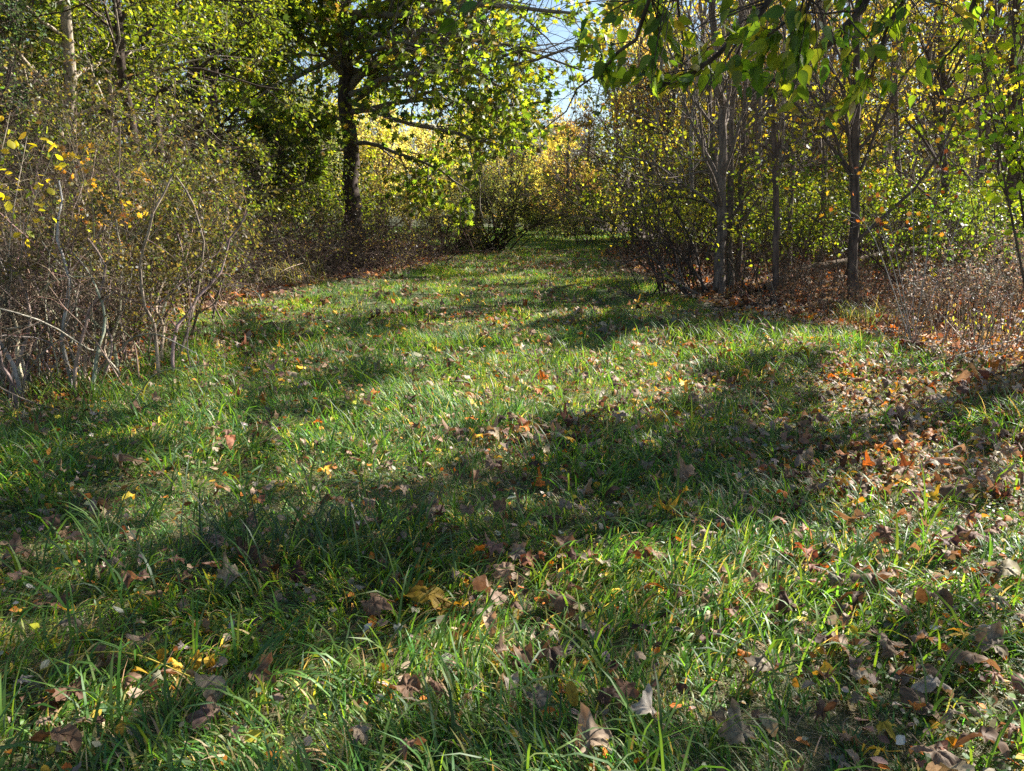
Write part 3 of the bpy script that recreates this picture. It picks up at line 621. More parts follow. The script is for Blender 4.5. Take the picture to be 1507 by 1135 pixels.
def tree(name, label, cat, pts, r0, pal, seed, group=None, r1=.3, limbs=14, t0=.25, limb_len=2.2, lv2=6, lv3=5, per=5, size=(.06, .1), kind='oval', bark=BK_GREY, filt=True,
         up=.15, ang=(40, 75), droop=-.3, bmat=None, lmat=None, sides=9, sub=(.45, .75), limbs_px=None, mesh_only=False, taper_pow=1.0, foliage=True, tilt=.9, keep=None, wander=.16, jit=.25, clump=.6, bark2=None):
    rng = np.random.default_rng(seed); pts = np.asarray(pts, float); base = pts[0].copy(); base[2] = ground_z(base[0], base[1])
    pts = pts.copy(); pts[0, 2] = base[2]-.08
    e = root(name, base, label, cat, group)
    T = spline(pts, 22)[None]; T[0, 1:-1] += rng.normal(0, r0*.18, (20, 3))*[1, 1, 0]
    RR = (r0*(1-(1-r1)*np.linspace(0, 1, 22)**taper_pow)); RR[0] *= 1.45; RR[1] *= 1.12; RR = RR[None]
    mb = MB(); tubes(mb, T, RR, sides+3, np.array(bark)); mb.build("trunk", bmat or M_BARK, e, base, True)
    bm = MB(); fm = MB()
    if limbs_px is not None:
        P1 = np.array([spline(l, 9) for l, r in limbs_px]); R1 = np.array([r*np.linspace(1, .25, 9) for l, r in limbs_px])
        P1[:, 1:-1] += rng.normal(0, .04, P1[:, 1:-1].shape)
        if limbs:
            S, D, L, r = spawn(rng, T, RR, limbs, t0, .98, ang, (.9, 1.1), .35, up); Pa, Ra = grow(rng, S, D, limb_len*rng.uniform(.6, 1.1, len(S)), r, 9, wander, (0, 0, .02))
            P1 = np.concatenate([P1, Pa]); R1 = np.concatenate([R1, Ra])
    else:
        S, D, L, r = spawn(rng, T, RR, limbs, t0, .98, ang, (.9, 1.1), .42, up)
        hfr = (S[:, 2]-base[2])/(pts[-1, 2]-base[2]+.01)
        P1, R1 = grow(rng, S, D, limb_len*rng.uniform(.6, 1.15, len(S))*(1.15-.55*hfr), r, 7, wander, (0, 0, .03))
        top = grow(rng, T[:, -1], T[:, -1]-T[:, -3], np.array([limb_len*.6]), RR[:, -1], 7, wander); P1 = np.concatenate([P1, top[0]]); R1 = np.concatenate([R1, top[1]])
    S, D, L, r = spawn(rng, P1, R1, lv2, .2, 1, (25, 65), sub, .5, .05); k = thin_out_of_view(rng, S); P2, R2 = grow(rng, S[k], D[k], L[k], r[k], 5, .2, (0, 0, -.02))
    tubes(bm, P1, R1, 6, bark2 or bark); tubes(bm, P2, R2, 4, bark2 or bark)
    if len(P2):
        S, D, L, r = spawn(rng, P2, R2, lv3, .2, 1, (25, 70), (.45, .8), .55)
        if filt: k = sun_keep(S, rng, .75); S, D, L, r = S[k], D[k], L[k], r[k]
        P3, R3 = grow(rng, S, D, L, r, 4, .22, (0, 0, -.03)); tubes(bm, P3, R3*1.0, 3, bark)
        if foliage:
            foliate(rng, P3, R3, per, size, kind, pal, fm, filt, .6, tilt, droop, keep=keep, jit=jit, clump=clump)
            foliate(rng, P2, R2, max(1, per//2), size, kind, pal, fm, filt, .6, tilt, droop, keep=keep, jit=jit, clump=clump)
    bm.build("branches", bmat or M_TWIG, e, base, True)
    if foliage and fm.nv: fm.build("crown", lmat or M_LEAF, e, base)
    return e
def shrub(name, label, cat, base, seed, group=None, stems=14, h=(1.5, 2.5), spread=.7, r=.012, lv2=6, lv3=4, per=4, size=(.03, .06), kind='oval', pal=OLIVE, bark=BK_TAN, filt=True,
          arch=-.03, foot=.25, dirb=(0, 0), sub=(.35, .6), foliage=True, vertical=0.0, wander=.12, lmat=None, tilt=.9, keep=None, tip=.25, twig=None, varied=False, clump=.6):
    twig = twig or bark; rng = np.random.default_rng(seed); base = np.array([base[0], base[1], float(ground_z(base[0], base[1]))])
    e = root(name, base, label, cat, group); S = base+np.stack([rng.normal(0, foot, stems), rng.normal(0, foot, stems), np.full(stems, -.03)], -1)
    S[:, 2] = ground_z(S[:, 0], S[:, 1])-.03
    a = rng.uniform(0, 6.28, stems); q = np.abs(rng.normal(0, spread, stems)); D = np.stack([np.cos(a)*q+dirb[0], np.sin(a)*q+dirb[1], np.ones(stems)], -1)
    P1, R1 = grow(rng, S, D, rng.uniform(*h, stems), r*(rng.uniform(.5, 1.25, stems) if not varied else rng.choice([.4, .55, .8, 1.4], stems, p=[.3, .25, .2, .25])), 9 if not varied else 12, wander, (0, 0, arch+vertical), tip)
    S, D, L, rr = spawn(rng, P1, R1, lv2, .25, 1, (20, 60), sub, .55, .1); P2, R2 = grow(rng, S, D, L, rr, 5, .2, (0, 0, arch))
    sm = MB(); tubes(sm, P1, R1, 5, pick(rng, [bark], stems, .2)); sm.build("stems", M_BARK, e, base, True)
    bm = MB(); tubes(bm, P2, R2, 3, pick(rng, [twig], len(P2), .25)); fm = MB()
    S, D, L, rr = spawn(rng, P2, R2, lv3, .2, 1, (25, 70), (.4, .8), .6); P3, R3 = grow(rng, S, D, L, rr, 4, .25, (0, 0, arch)); tubes(bm, P3, R3, 3, pick(rng, [twig], len(P3), .25))
    bm.build("twigs", M_TWIG, e, base)
    if foliage:
        foliate(rng, P3, R3, per, size, kind, pal, fm, filt, .6, tilt, keep=keep, clump=clump); foliate(rng, P2, R2, max(1, per//2), size, kind, pal, fm, filt, .6, tilt, keep=keep, clump=clump)
        if fm.nv: fm.build("foliage", lmat or M_LEAF, e, base)
    return e
def copy_tree(src, loc, rz, sc, label, group=None):
    r = src.copy(); C.objects.link(r); r.location = tuple(loc); r.rotation_euler = (0, 0, rz); r.scale = (sc[0], sc[0], sc[1]); r["label"] = label; ALL.append(r)
    if group: r["group"] = group
    for ch in list(src.children):
        c = ch.copy(); C.objects.link(c); c.parent = r
    return r
def up(p, h, lean=(0, 0), n=4, wig=0.0, rng=None):
    b = np.array([p[0], p[1], 0.0]); o = []
    for k in range(n):
        f = k/(n-1); w_ = (rng.normal(0, wig, 2) if rng is not None and k else (0, 0)); o.append([b[0]+lean[0]*f+w_[0], b[1]+lean[1]*f+w_[1], h*f])
    return o
def gnd(px, py):
    p = gpt(px, py); return p

# --- the big sycamore on the left of the clearing
Ys = gpt(521, 372)[1]
def A(px_, py_, dy=0.0): return at(px_, py_, Ys+dy)
tr = [A(521, 372), A(519, 300), A(515, 215), A(512, 150), A(508, 80), A(504, 0), A(502, -90), A(505, -200)]
lim = [([A(513, 130), A(545, 95, -.5), A(590, 76, -1), A(640, 62, -1.5), A(705, 55, -2)], .16),
       ([A(513, 128), A(548, 85, .5), A(585, 78, 1), A(630, 70, 2), A(690, 92, 3)], .1),
       ([A(515, 165), A(575, 156, -1), A(650, 146, -2.2), A(730, 155, -3.2), A(800, 150, -4)], .11),
       ([A(516, 212), A(560, 214, -.8), A(600, 232, -1.5), A(650, 252, -2.2), A(690, 280, -2.8)], .09),
       ([A(514, 180), A(475, 168, -.8), A(440, 170, -1.6), A(405, 185, -2.5)], .08),
       ([A(515, 222), A(480, 220, -1), A(450, 235, -2), A(420, 262, -3)], .07),
       ([A(510, 115), A(470, 72, -1), A(425, 50, -2), A(385, 40, -3)], .12),
       ([A(508, 60), A(480, 15, 1), A(440, -30, 1.5), A(390, -60, 2)], .12),
       ([A(506, 40), A(570, 5, -1), A(650, -20, -2), A(740, -20, -3)], .14),
       ([A(504, 0), A(600, -40, 0), A(700, -60, 0), A(800, -50, 0)], .13),
       ([A(512, 140), A(560, 120, -2), A(640, 105, -4), A(740, 100, -5.5), A(840, 70, -7)], .12),
       ([A(512, 150), A(600, 180, -3), A(680, 200, -5), A(760, 215, -6.5)], .09),
       ([A(508, 60), A(600, 45, -3), A(720, 60, -5), A(860, 105, -7)], .1),
       ([A(512, 100), A(600, 125, 1), A(700, 165, 2), A(790, 205, 3)], .09),
       ([A(510, 100), A(580, 60, -4), A(660, 90, -6), A(740, 130, -7)], .09),
       ([A(508, 80), A(440, 110, -3), A(400, 130, -5), A(370, 150, -6)], .1),
       ([A(506, 20), A(600, 20, -3), A(720, 10, -6), A(850, 20, -8)], .14)]
def syc_keep(Q):
    px, py = project(Q)
    # the crown opens to the sky above the gap in the treeline
    gap = .75*np.exp(-((px-818)/28)**2-((py-75)/60)**2)+.8*np.exp(-((px-840)/50)**2-((py-165)/38)**2)+.6*np.exp(-((px-665)/28)**2-((py-190)/26)**2)
    n = vnoise(Q[:, 0]/1.0+Q[:, 1]*.4, Q[:, 2]/.8, 77)*.6+vnoise(Q[:, 0]/.4+Q[:, 1], Q[:, 2]/.35, 78)*.4
    lim = np.interp(px, [350, 470, 485, 560, 575, 690, 705, 780, 900], [265, 275, 225, 225, 335, 345, 235, 225, 200])
    low = (py > lim+14*(vnoise(Q[:, 0]*2, Q[:, 1]*2, 5)-.5)) | (px > 905)
    return (n > .28+.55*np.clip(gap, 0, 1)) & ~(low)
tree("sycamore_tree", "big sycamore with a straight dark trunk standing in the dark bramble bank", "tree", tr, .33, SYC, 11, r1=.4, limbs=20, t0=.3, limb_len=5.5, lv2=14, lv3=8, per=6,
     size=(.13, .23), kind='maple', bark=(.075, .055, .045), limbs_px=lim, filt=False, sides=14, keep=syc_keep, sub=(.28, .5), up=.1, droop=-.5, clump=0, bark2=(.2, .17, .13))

# --- bramble bank on the left
rngb = np.random.default_rng(90)
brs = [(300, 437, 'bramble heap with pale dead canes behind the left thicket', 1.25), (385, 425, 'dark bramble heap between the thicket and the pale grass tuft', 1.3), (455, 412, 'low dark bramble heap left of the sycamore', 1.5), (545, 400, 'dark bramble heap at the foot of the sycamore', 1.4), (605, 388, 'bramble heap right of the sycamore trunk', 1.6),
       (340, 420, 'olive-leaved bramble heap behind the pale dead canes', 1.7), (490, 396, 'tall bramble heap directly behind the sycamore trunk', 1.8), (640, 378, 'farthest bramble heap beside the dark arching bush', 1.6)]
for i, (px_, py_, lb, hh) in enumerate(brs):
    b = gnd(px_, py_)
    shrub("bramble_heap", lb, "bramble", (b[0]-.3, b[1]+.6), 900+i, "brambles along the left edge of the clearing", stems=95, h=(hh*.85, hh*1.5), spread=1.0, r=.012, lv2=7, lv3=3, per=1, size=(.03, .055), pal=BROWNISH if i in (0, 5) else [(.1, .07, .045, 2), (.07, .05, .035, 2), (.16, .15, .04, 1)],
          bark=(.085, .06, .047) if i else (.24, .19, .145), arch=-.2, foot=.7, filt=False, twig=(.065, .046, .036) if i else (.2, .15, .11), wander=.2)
# pale tuft of tall dry grass by the brambles
def tuft(label, px_, py_, n, L, pal, seed, width=.25, cat="grass tuft", bend=(.6, 1.8)):
    rng = np.random.default_rng(seed); b = gnd(px_, py_); mb = MB()
    blades(mb, rng, b[0]+rng.normal(0, width, n), b[1]+rng.normal(0, width*.6, n), rng.uniform(*L, n), rng.uniform(.005, .01, n), rng.uniform(0, 6.28, n), np.abs(rng.normal(.2, .15, n)), rng.uniform(*bend, n), pick(rng, pal, n), 4)
    z0 = float(ground_z(b[0], b[1])); return tag(mb.build("grass_tuft", M_GRASS, None, (b[0], b[1], z0)), label, cat, "taller grass tufts")
STRAW = [(.36, .3, .18, 2), (.2, .22, .08, 1), (.13, .19, .05, 1)]
tuft("pale dry grass tuft at the front of the bramble bank", 425, 422, 260, (.3, .75), STRAW, 31, .35)
tuft("green grass tuft growing under the left thicket stems", 95, 588, 240, (.15, .38), [(.08, .15, .03, 3), (.2, .2, .07, 1)], 32, .3)
tuft("grass tuft in front of the second tree from the right woods edge", 1268, 478, 160, (.25, .5), [(.09, .12, .06, 2), (.22, .2, .12, 1)], 33, .22)
tuft("tall green grass tuft on the sunny crest of the lawn", 1030, 500, 170, (.2, .38), [(.12, .2, .04, 2), (.07, .14, .03, 2)], 34, .4)
tuft("long dark grass tuft in the shade left of centre", 420, 820, 200, (.2, .36), [(.045, .08, .035, 3), (.03, .06, .03, 2)], 35, .35)
tuft("lush grass tuft in deep shade in mid lawn", 860, 700, 150, (.16, .3), [(.05, .12, .025, 3), (.07, .15, .03, 1)], 36, .32)
tuft("bright sunny grass tuft at lower right", 1250, 930, 120, (.12, .26), [(.09, .18, .025, 3), (.13, .2, .03, 1)], 37, .3)

# --- left thicket, close: pale stems
thk = [(20, 588, 'many-stemmed thicket shrub at the left edge', 16, 0), (75, 584, 'thicket shrub with pale crooked stems left of the forked one', 12, 0), (118, 580, 'thicket shrub whose pale stems fork like antlers', 12, 0), (165, 574, 'thicket shrub with two straight pale stems at the lawn corner', 9, 0),
       (-50, 600, 'thicket shrub cut off by the left edge of the photo', 14, 0), (178, 545, 'leafy end of the thicket reaching towards the lawn', 14, 1)]
for i, (px_, py_, lb, ns, _) in enumerate(thk):
    b = gnd(px_, py_)
    shrub("thicket_shrub", lb, "shrub", (b[0], b[1]+.25), 300+i, "shrubs of the left thicket", stems=ns+2, h=(1.1, 2.0), spread=.22, r=.0135, lv2=7, lv3=5, per=5, size=(.02, .042), pal=BROWNISH, varied=True, tip=.4, bark=(.31, .255, .195), twig=(.16, .115, .08), arch=-.015, foot=.28, filt=True, sub=(.25, .5), wander=.2)
for i, (px_, Y_, lb) in enumerate([(-20, 8.2, 'dense twiggy shrub behind the left edge'), (70, 8.0, 'dense brown twiggy shrub behind the pale stems'), (150, 8.4, 'dense twiggy shrub behind the two straight stems'), (30, 9.8, 'tall olive shrub at the back of the thicket'), (130, 10.2, 'tall yellowing shrub behind the thicket'), (195, 10.5, 'olive shrub where the thicket meets the brambles'), (250, 14.0, 'rounded olive shrub above the pale dead canes')]):
    p = at(px_, 400, Y_)
    shrub("understorey_shrub", lb, "shrub", (p[0], p[1]), 320+i, "shrubs of the left thicket", stems=24, h=(1.5, 2.5) if i < 3 or i > 4 else (1.8, 3.2), spread=.4, r=.014, lv2=9, lv3=6, per=6, size=(.03, .055), pal=BROWNISH if i < 5 else OLIVE, bark=(.2, .15, .11), twig=(.11, .08, .055), arch=-.02, foot=.5, filt=True)

# --- orange and yellow twig sprays on the left thicket
def spray(label, base_px, Y_, tipp, pal, seed, size, n=26, per=3, kind='oval', r=.008, bark=BK_TAN, name="sapling", cat="sapling", group=None, filt=False, spreadv=.25):
    rng = np.random.default_rng(seed); b = at(*base_px, Y_); b[2] = ground_z(b[0], b[1]); e = root(name, b, label, cat, group)
    tips = [at(px_, py_, Y_+dy) for px_, py_, dy in tipp]; P1 = np.array([spline([b-[0, 0, .03], b*.45+t*.55+rng.normal(0, .1, 3)+[0, 0, .25], t], 10) for t in tips]); R1 = np.array([r*np.linspace(1, .25, 10)]*len(tips))
    sm = MB(); tubes(sm, P1, R1, 5, bark); sm.build("stems", M_BARK, e, b, True)
    S, D, L, rr = spawn(rng, P1, R1, n, .4, 1, (30, 75), (.1, spreadv), .6); P2, R2 = grow(rng, S, D, L, rr, 5, .3); bm = MB(); tubes(bm, P2, R2, 3, bark)
    bm.build("twigs", M_TWIG, e, b); fm = MB(); foliate(rng, P2, R2, per, size, kind, pal, fm, filt, .5, .9, clump=0); fm.build("foliage", M_LEAF, e, b); return e
spray("sapling with glowing orange leaves above the left thicket", (150, 575), 7.6, [(130, 235, 0), (195, 255, 0), (165, 290, .2), (215, 300, .4), (110, 250, 0)], [(.32, .17, .03, 3), (.26, .1, .03, 1), (.3, .24, .04, 2), (.2, .14, .05, 1)], 41, (.035, .07), 10, 3, 'maple')
spray("sapling with big yellow leaves at the left edge", (5, 590), 6.4, [(15, 165, 0), (40, 200, 0), (80, 222, 0), (0, 230, .2), (-30, 180, .2)], [(.55, .42, .03, 3), (.3, .3, .03, 1)], 42, (.05, .1), 7, 2)

# --- left woods: trees
LW = [ # px, Y, height, r, palette, label
 (108, 12.5, 9, .11, OLIVE, 'tree with a pale thin trunk rising out of the left thicket'),
 (-30, 11.0, 9, .14, OLIVE, 'olive-leaved tree overhanging the left edge'),
 (215, 13.5, 9, .10, OLIVE, 'slim tree with yellow-green leaves behind the thicket corner'),
 (262, 16.5, 10, .14, OLIVE, 'leaning olive tree above the bramble bank'),
 (60, 16.0, 12, .18, OLIVE, 'dark-trunked tree standing deep behind the left thicket'),
 (315, 23.0, 11, .15, OLIVE, 'olive tree behind the tall brambles'),
 (170, 19.0, 12, .17, OLIVE, 'yellow-green tree in the second row behind the thicket'),
 (420, 36.0, 11, .15, YGREEN, 'bright yellow-green tree left of the sycamore trunk'),
 (280, 24.0, 13, .18, OLIVE, 'dark green tree deep in the left woods')]
for i, (px_, Y_, h_, r_, pal_, lb) in enumerate(LW):
    p = at(px_, 300, Y_); rg = np.random.default_rng(500+i)
    sc_ = Y_/14
    tree("woodland_tree", lb, "tree", up(p, h_, rg.normal(0, .9, 2), 5, .12, rg), r_, pal_, 510+i, "trees of the left woods", limbs=30, t0=.1, limb_len=2.8 if i < 5 else 3.0, lv2=8, lv3=6, per=20, size=(.05*sc_**.6, .09*sc_**.6), kind='oval' if Y_ < 13 else 'card', bark=BK_DARK if i != 0 else BK_TAN, filt=(Y_ < 17), up=-.1, droop=-.35, tilt=.45)
# drooping bough over the brambles
p = at(330, 300, 15.0)
# red cedar at the far left
p = at(-25, 300, 10.4); rg = np.random.default_rng(7)
tree("cedar_tree", "bluish green cedar at the top left edge", "tree", up(p, 7.5, (0, 0), 4), .12, CEDAR, 530, limbs=60, t0=.15, limb_len=1.4, lv2=8, lv3=7, per=9, size=(.03, .06), kind='card', bark=BK_BROWN, filt=False, up=.3, lmat=M_FAR)
p = at(440, 300, 33.0)
tree("cedar_tree", "soft grey-green cedar behind the brambles left of the sycamore", "tree", up(p, 5.2, (0, 0), 4), .14, [(.14, .17, .09, 3), (.2, .22, .12, 2), (.1, .12, .07, 1)], 531, limbs=60, t0=.05, limb_len=2.6, lv2=8, lv3=6, per=6, size=(.07, .13), kind='card', bark=BK_BROWN, filt=False, up=.3, lmat=M_FAR)

# --- far end of the clearing
FE = [ # px, py_top, Y, half-width m, palette, label, leaf size
 (722, 258, 30.5, 1.9, DARK, 'dark green bush with fanned stems at the far end of the lawn', (.05, .085), 'bush'),
 (662, 318, 30.5, 1.5, DARK, 'lower leafy bush joined to the left of the dark fanned bush', (.06, .1), 'bush')]
for i, (px_, pt, Y_, hw, pal_, lb, sz, _) in enumerate(FE):
    p = at(px_, pt, Y_); hgt = p[2]
    shrub("arching_bush", lb, "bush", (p[0], p[1]), 600+i, "bushes at the far end of the clearing", stems=34, h=(hgt*1.05, hgt*1.7), spread=.9, r=.03, lv2=10, lv3=7, per=7, clump=.2, size=sz, kind='card', pal=[(.11, .13, .04, 3), (.16, .18, .055, 2), (.07, .085, .03, 2), (.2, .21, .07, 1)], bark=BK_DARK, arch=-.03, foot=.3, filt=False, dirb=(.4, 0), lmat=M_FAR)
# background prototypes reused by copies
def proto_tree(label, pal, seed, h, ll, size, per, px_, Y_, group, bark=BK_GREY, sc=(1, 1), limbs=34, t0=.12, lv2=8, lv3=6, name="background_tree", upv=.35):
    p = at(px_, 300, Y_); return tree(name, label, "tree", up(p, h, (0, 0), 4, .1, np.random.default_rng(seed)), .16, pal, seed, group, limbs=limbs, t0=t0, limb_len=ll, lv2=lv2, lv3=lv3, per=per, size=size, kind='card', bark=bark, filt=False, up=upv, lmat=M_FAR)
GFAR = "trees beyond the far end of the clearing"
PT = {}
PT['willow'] = proto_tree('feathery yellow-olive tree behind the dark fanned bush', [(.36, .36, .12, 3), (.28, .3, .1, 2), (.42, .38, .13, 1)], 701, 6.3, 2.8, (.12, .2), 6, 705, 46, GFAR, upv=.9)
PT['yellow'] = proto_tree('golden yellow tree at the far end of the clearing', YELLOW, 702, 7.0, 3.6, (.13, .22), 6, 775, 56, GFAR)
PT['orange'] = proto_tree('orange-brown tree at the far right end of the lawn', ORANGE, 703, 4.9, 2.6, (.1, .18), 6, 835, 44, GFAR, t0=.05)
PT['pale'] = proto_tree('pale yellow tree seen right of the sycamore trunk', PALEY, 704, 5.2, 3.4, (.12, .2), 6, 565, 43, GFAR, t0=.05)
PT['ygreen'] = proto_tree('bright yellow-green tree behind the grey-green cedar', YGREEN, 705, 9.5, 4.2, (.12, .2), 7, 470, 41, GFAR, t0=.05)
PT['dark'] = proto_tree('dark green tree rising right of the sky gap', [(.07, .1, .03, 3), (.1, .12, .03, 2), (.16, .13, .03, 1)], 706, 9.4, 3.6, (.12, .2), 7, 905, 50, GFAR, t0=.05)
p = at(818, 300, 92)
PT['bare'] = tree("background_tree", "bare grey treetop against the sky in the gap", "tree", up(p, 9.6, (0, 0), 4), .3, BROWNISH, 707, GFAR, limbs=50, t0=.3, limb_len=4.5, lv2=9, lv3=6, per=1, size=(.15, .25), kind='card', bark=(.4, .34, .29), filt=False, up=.8)
COP = [ # proto, px, Y, scale xy, scale z, label
 ('yellow', 735, 66, 1.3, 1.15, 'second golden tree, left of the first at the far end'), ('willow', 755, 52, .9, .85, 'smaller feathery tree behind the dark fanned bush'),
 ('yellow', 690, 78, 1.6, 1.45, 'tall pale gold tree against the sky left of the gap'), ('pale', 640, 52, 1.1, 1.1, 'pale yellow tree behind the drooping sycamore branches'),
 ('orange', 865, 50, 1.1, 1.15, 'rust-coloured tree beside the right woods'), ('yellow', 810, 74, 1.2, 1.05, 'yellow tree below the bare grey treetop'),
 ('orange', 800, 60, 1.0, .9, 'low rusty tree in the middle of the far end'), ('bare', 770, 100, 1.0, .98, 'second bare grey treetop, left in the gap'), ('bare', 865, 100, 1.1, 1.0, 'third bare grey treetop, right in the gap'),
 ('pale', 515, 55, 1.3, 1.35, 'pale tree directly behind the sycamore trunk'), ('ygreen', 560, 62, 1.1, 1.0, 'yellow-green tree right of the sycamore trunk'), ('ygreen', 400, 46, 1.2, 1.2, 'yellow-green tree behind the left woods'),
 ('pale', 600, 60, 1.2, 1.2, 'straw-coloured tree low right of the sycamore'), ('ygreen', 320, 44, 1.2, 1.3, 'tall yellow-green tree deep in the left woods'), ('ygreen', 240, 38, 1.2, 1.5, 'tall leafy tree farthest back in the left woods'),
 ('ygreen', 130, 36, 1.1, 1.4, 'yellow-green tree far behind the left thicket'), ('dark', 30, 30, 1.1, 1.5, 'dark tree far behind the left edge'), ('ygreen', -60, 26, 1.0, 1.3, 'yellow-green tree far off at the left edge'),
 ('yellow', 935, 42, 1.1, 1.5, 'golden tree rising behind the leaning bush'), ('orange', 985, 38, 1.1, 2.2, 'coppery tree behind the leaning bush'), ('yellow', 1085, 36, 1.0, 1.5, 'golden tree seen between the cluster trunks'), ('orange', 1160, 33, 1.0, 2.3, 'coppery tree behind the broken snag'), ('yellow', 1245, 36, 1.0, 1.5, 'golden tree behind the slim dark trunk'), ('yellow', 1340, 33, 1.0, 1.5, 'golden tree above the fallen log'), ('dark', 960, 55, 1.3, 1.3, 'dark tree behind the leafy bush of the right woods'), ('willow', 1010, 44, 1.2, 1.5, 'olive tree between the cluster trunks, far back'), ('yellow', 1090, 42, 1.1, 1.4, 'golden tree far behind the trunk cluster'),
 ('ygreen', 1180, 40, 1.1, 1.35, 'yellow-green tree far behind the broken snag'), ('yellow', 1290, 38, 1.1, 1.35, 'golden tree far back in the right woods'), ('willow', 1370, 36, 1.2, 1.5, 'olive tree far back in the right woods'), ('ygreen', 1450, 34, 1.1, 1.4, 'yellow-green tree far back at the right edge'),
 ('yellow', 1540, 36, 1.1, 1.3, 'golden tree beyond the right edge'), ('orange', 1030, 42, 1.1, 1.6, 'rusty tree behind the leafy bush'), ('orange', 1205, 40, 1.2, 1.7, 'rusty tree behind the slim dark trunk'), ('pale', 1400, 46, 1.4, 1.7, 'pale tree glimpsed far back at right')]
rg = np.random.default_rng(77)
for k_, px_, Y_, sx_, sz_, lb in COP:
    p = at(px_, 300, Y_); copy_tree(PT[k_], (p[0], p[1], float(ground_z(p[0], p[1]))), rg.uniform(0, 6.28), (sx_, sz_), lb, GFAR if 480 < px_ < 900 else "trees deep in the woods")
# low scrub copies that close the woods near the ground
GSC = "low scrub deep in the woods"
p = at(1180, 300, 22); SB = shrub("scrub_bush", "olive scrub behind the broken snag", "bush", (p[0], p[1]), 640, GSC, stems=30, h=(1.6, 2.8), spread=.5, r=.014, lv2=8, lv3=6, per=6, size=(.06, .1), kind='card', pal=OLIVE, bark=BK_BROWN, arch=-.03, foot=.7, filt=False)
p = at(330, 300, 22); SB2 = shrub("scrub_bush", "brown-green scrub behind the left bramble bank", "bush", (p[0], p[1]), 641, GSC, stems=30, h=(1.6, 2.8), spread=.5, r=.014, lv2=8, lv3=6, per=5, size=(.06, .1), kind='card', pal=BROWNISH, bark=BK_BROWN, arch=-.03, foot=.7, filt=False)
where = [(SB2, 240, 17, 1.1, 'left of the brambles'), (SB, 400, 27, 1.5, 'behind the low brambles'), (SB, 480, 33, 1.5, 'left behind the sycamore'), (SB2, 560, 36, 1.5, 'right behind the sycamore'), (SB, 120, 15, 1.3, 'behind the thicket'), (SB2, 20, 14, 1.3, 'at the left edge'), (SB2, 800, 60, 1.0, 'at the far end of the lawn'), (SB2, 870, 48, 1.0, 'at the far right of the lawn'),
         (SB, 760, 62, 1.1, 'beyond the fanned bush'), (SB, 790, 41, .75, 'at the middle of the lawn end'), (SB2, 835, 40, .7, 'at the right of the lawn end'), (SB, 880, 38.5, .9, 'where the lawn end meets the right woods'), (SB, 930, 36, 1.5, 'behind the leafy bush'), (SB2, 985, 27, 1.2, 'under the leafy bush'), (SB, 1040, 29, 1.3, 'behind the trunk cluster'), (SB2, 1110, 25, 1.1, 'right of the trunk cluster'), (SB, 1230, 25, 1.1, 'behind the slim dark trunk'), (SB2, 1300, 26, 1.2, 'behind the fallen log'), (SB, 1350, 22, 1.0, 'above the fallen log'),
         (SB, 1420, 20, 1.0, 'behind the weed stalks'), (SB, 1480, 24, 1.3, 'at the right edge'), (SB, 1520, 17, 1.1, 'cut by the right edge'), (SB2, 1150, 34, 1.5, 'far behind the snag'), (SB, 1270, 34, 1.5, 'far behind the slim trunk'), (SB2, 1390, 32, 1.5, 'far behind the weed stalks'), (SB, 60, 22, 1.8, 'deep in the left woods'), (SB, 180, 25, 1.9, 'second row of the left woods'), (SB2, 300, 30, 1.9, 'far behind the bramble bank')]
for s_, px_, Y_, sc_, wh in where:
    p = at(px_, 300, Y_); copy_tree(s_, (p[0], p[1], float(ground_z(p[0], p[1]))), rg.uniform(0, 6.28), (sc_, sc_*rg.uniform(.85, 1.1)), ("olive" if s_ is SB else "brown-green")+" scrub "+wh, GSC)

# --- right woods
MIX = [(.19, .2, .02, 3), (.27, .25, .02, 2), (.12, .14, .02, 3), (.34, .26, .03, 3), (.28, .15, .03, 2)]
MIXO = [(.3, .22, .03, 2), (.27, .14, .04, 1), (.24, .22, .03, 3), (.16, .17, .02, 2)]
RW = [ # base px,py, px at top of frame, r, height, label, palette, limbs
 (1058, 436, 1050, .095, 13, 'straight pale-barked tree in front of the trunk cluster', MIX, 16, BK_GREY),
 (1074, 428, 1092, .07, 13, 'second trunk of the cluster, leaning slightly right', MIX, 16, BK_GREY),
 (1086, 424, 1112, .055, 12, 'thin trunk right in the cluster, leaning right', MIXO, 14, BK_GREY),
 (1072, 415, 1028, .06, 13, 'thin trunk of the cluster leaning left, farther back', MIXO, 14, BK_GREY),
 (1255, 458, 1266, .075, 12, 'slim dark curved tree at the edge of the right woods', MIX, 14, BK_BROWN),
 (1398, 428, 1385, .075, 11, 'thin trunk behind the dead weed stalks', MIX, 14, BK_BROWN),
 (1420, 405, 1462, .1, 13, 'grey trunk leaning right behind the weed stalks', MIX, 14, BK_GREY),
 (1160, 405, 1168, .06, 12, 'thin straight sapling deep between the cluster and the slim dark tree', MIXO, 12, BK_GREY),
 (1330, 395, 1322, .08, 12, 'straight grey tree beyond the end of the fallen log', MIXO, 14, BK_GREY),
 (1205, 392, 1215, .09, 13, 'grey tree deep in the woods right of the snag', MIXO, 14, BK_GREY),
 (1490, 430, 1500, .1, 12, 'tree trunk at the right edge', MIX, 14, BK_BROWN),
 (1120, 385, 1105, .1, 13, 'grey trunk far behind the cluster', MIXO, 14, BK_GREY)]
tall = []
def right_keep(Q):
    px, py = project(Q)
    gap = .9*np.exp(-((px-835)/55)**2-((py-90)/90)**2)+.25*np.exp(-((px-1290)/60)**2-((py-110)/70)**2)
    return vnoise(Q[:, 0]/.4+Q[:, 1]*.5, Q[:, 2]/.4, 79) > .15+gap
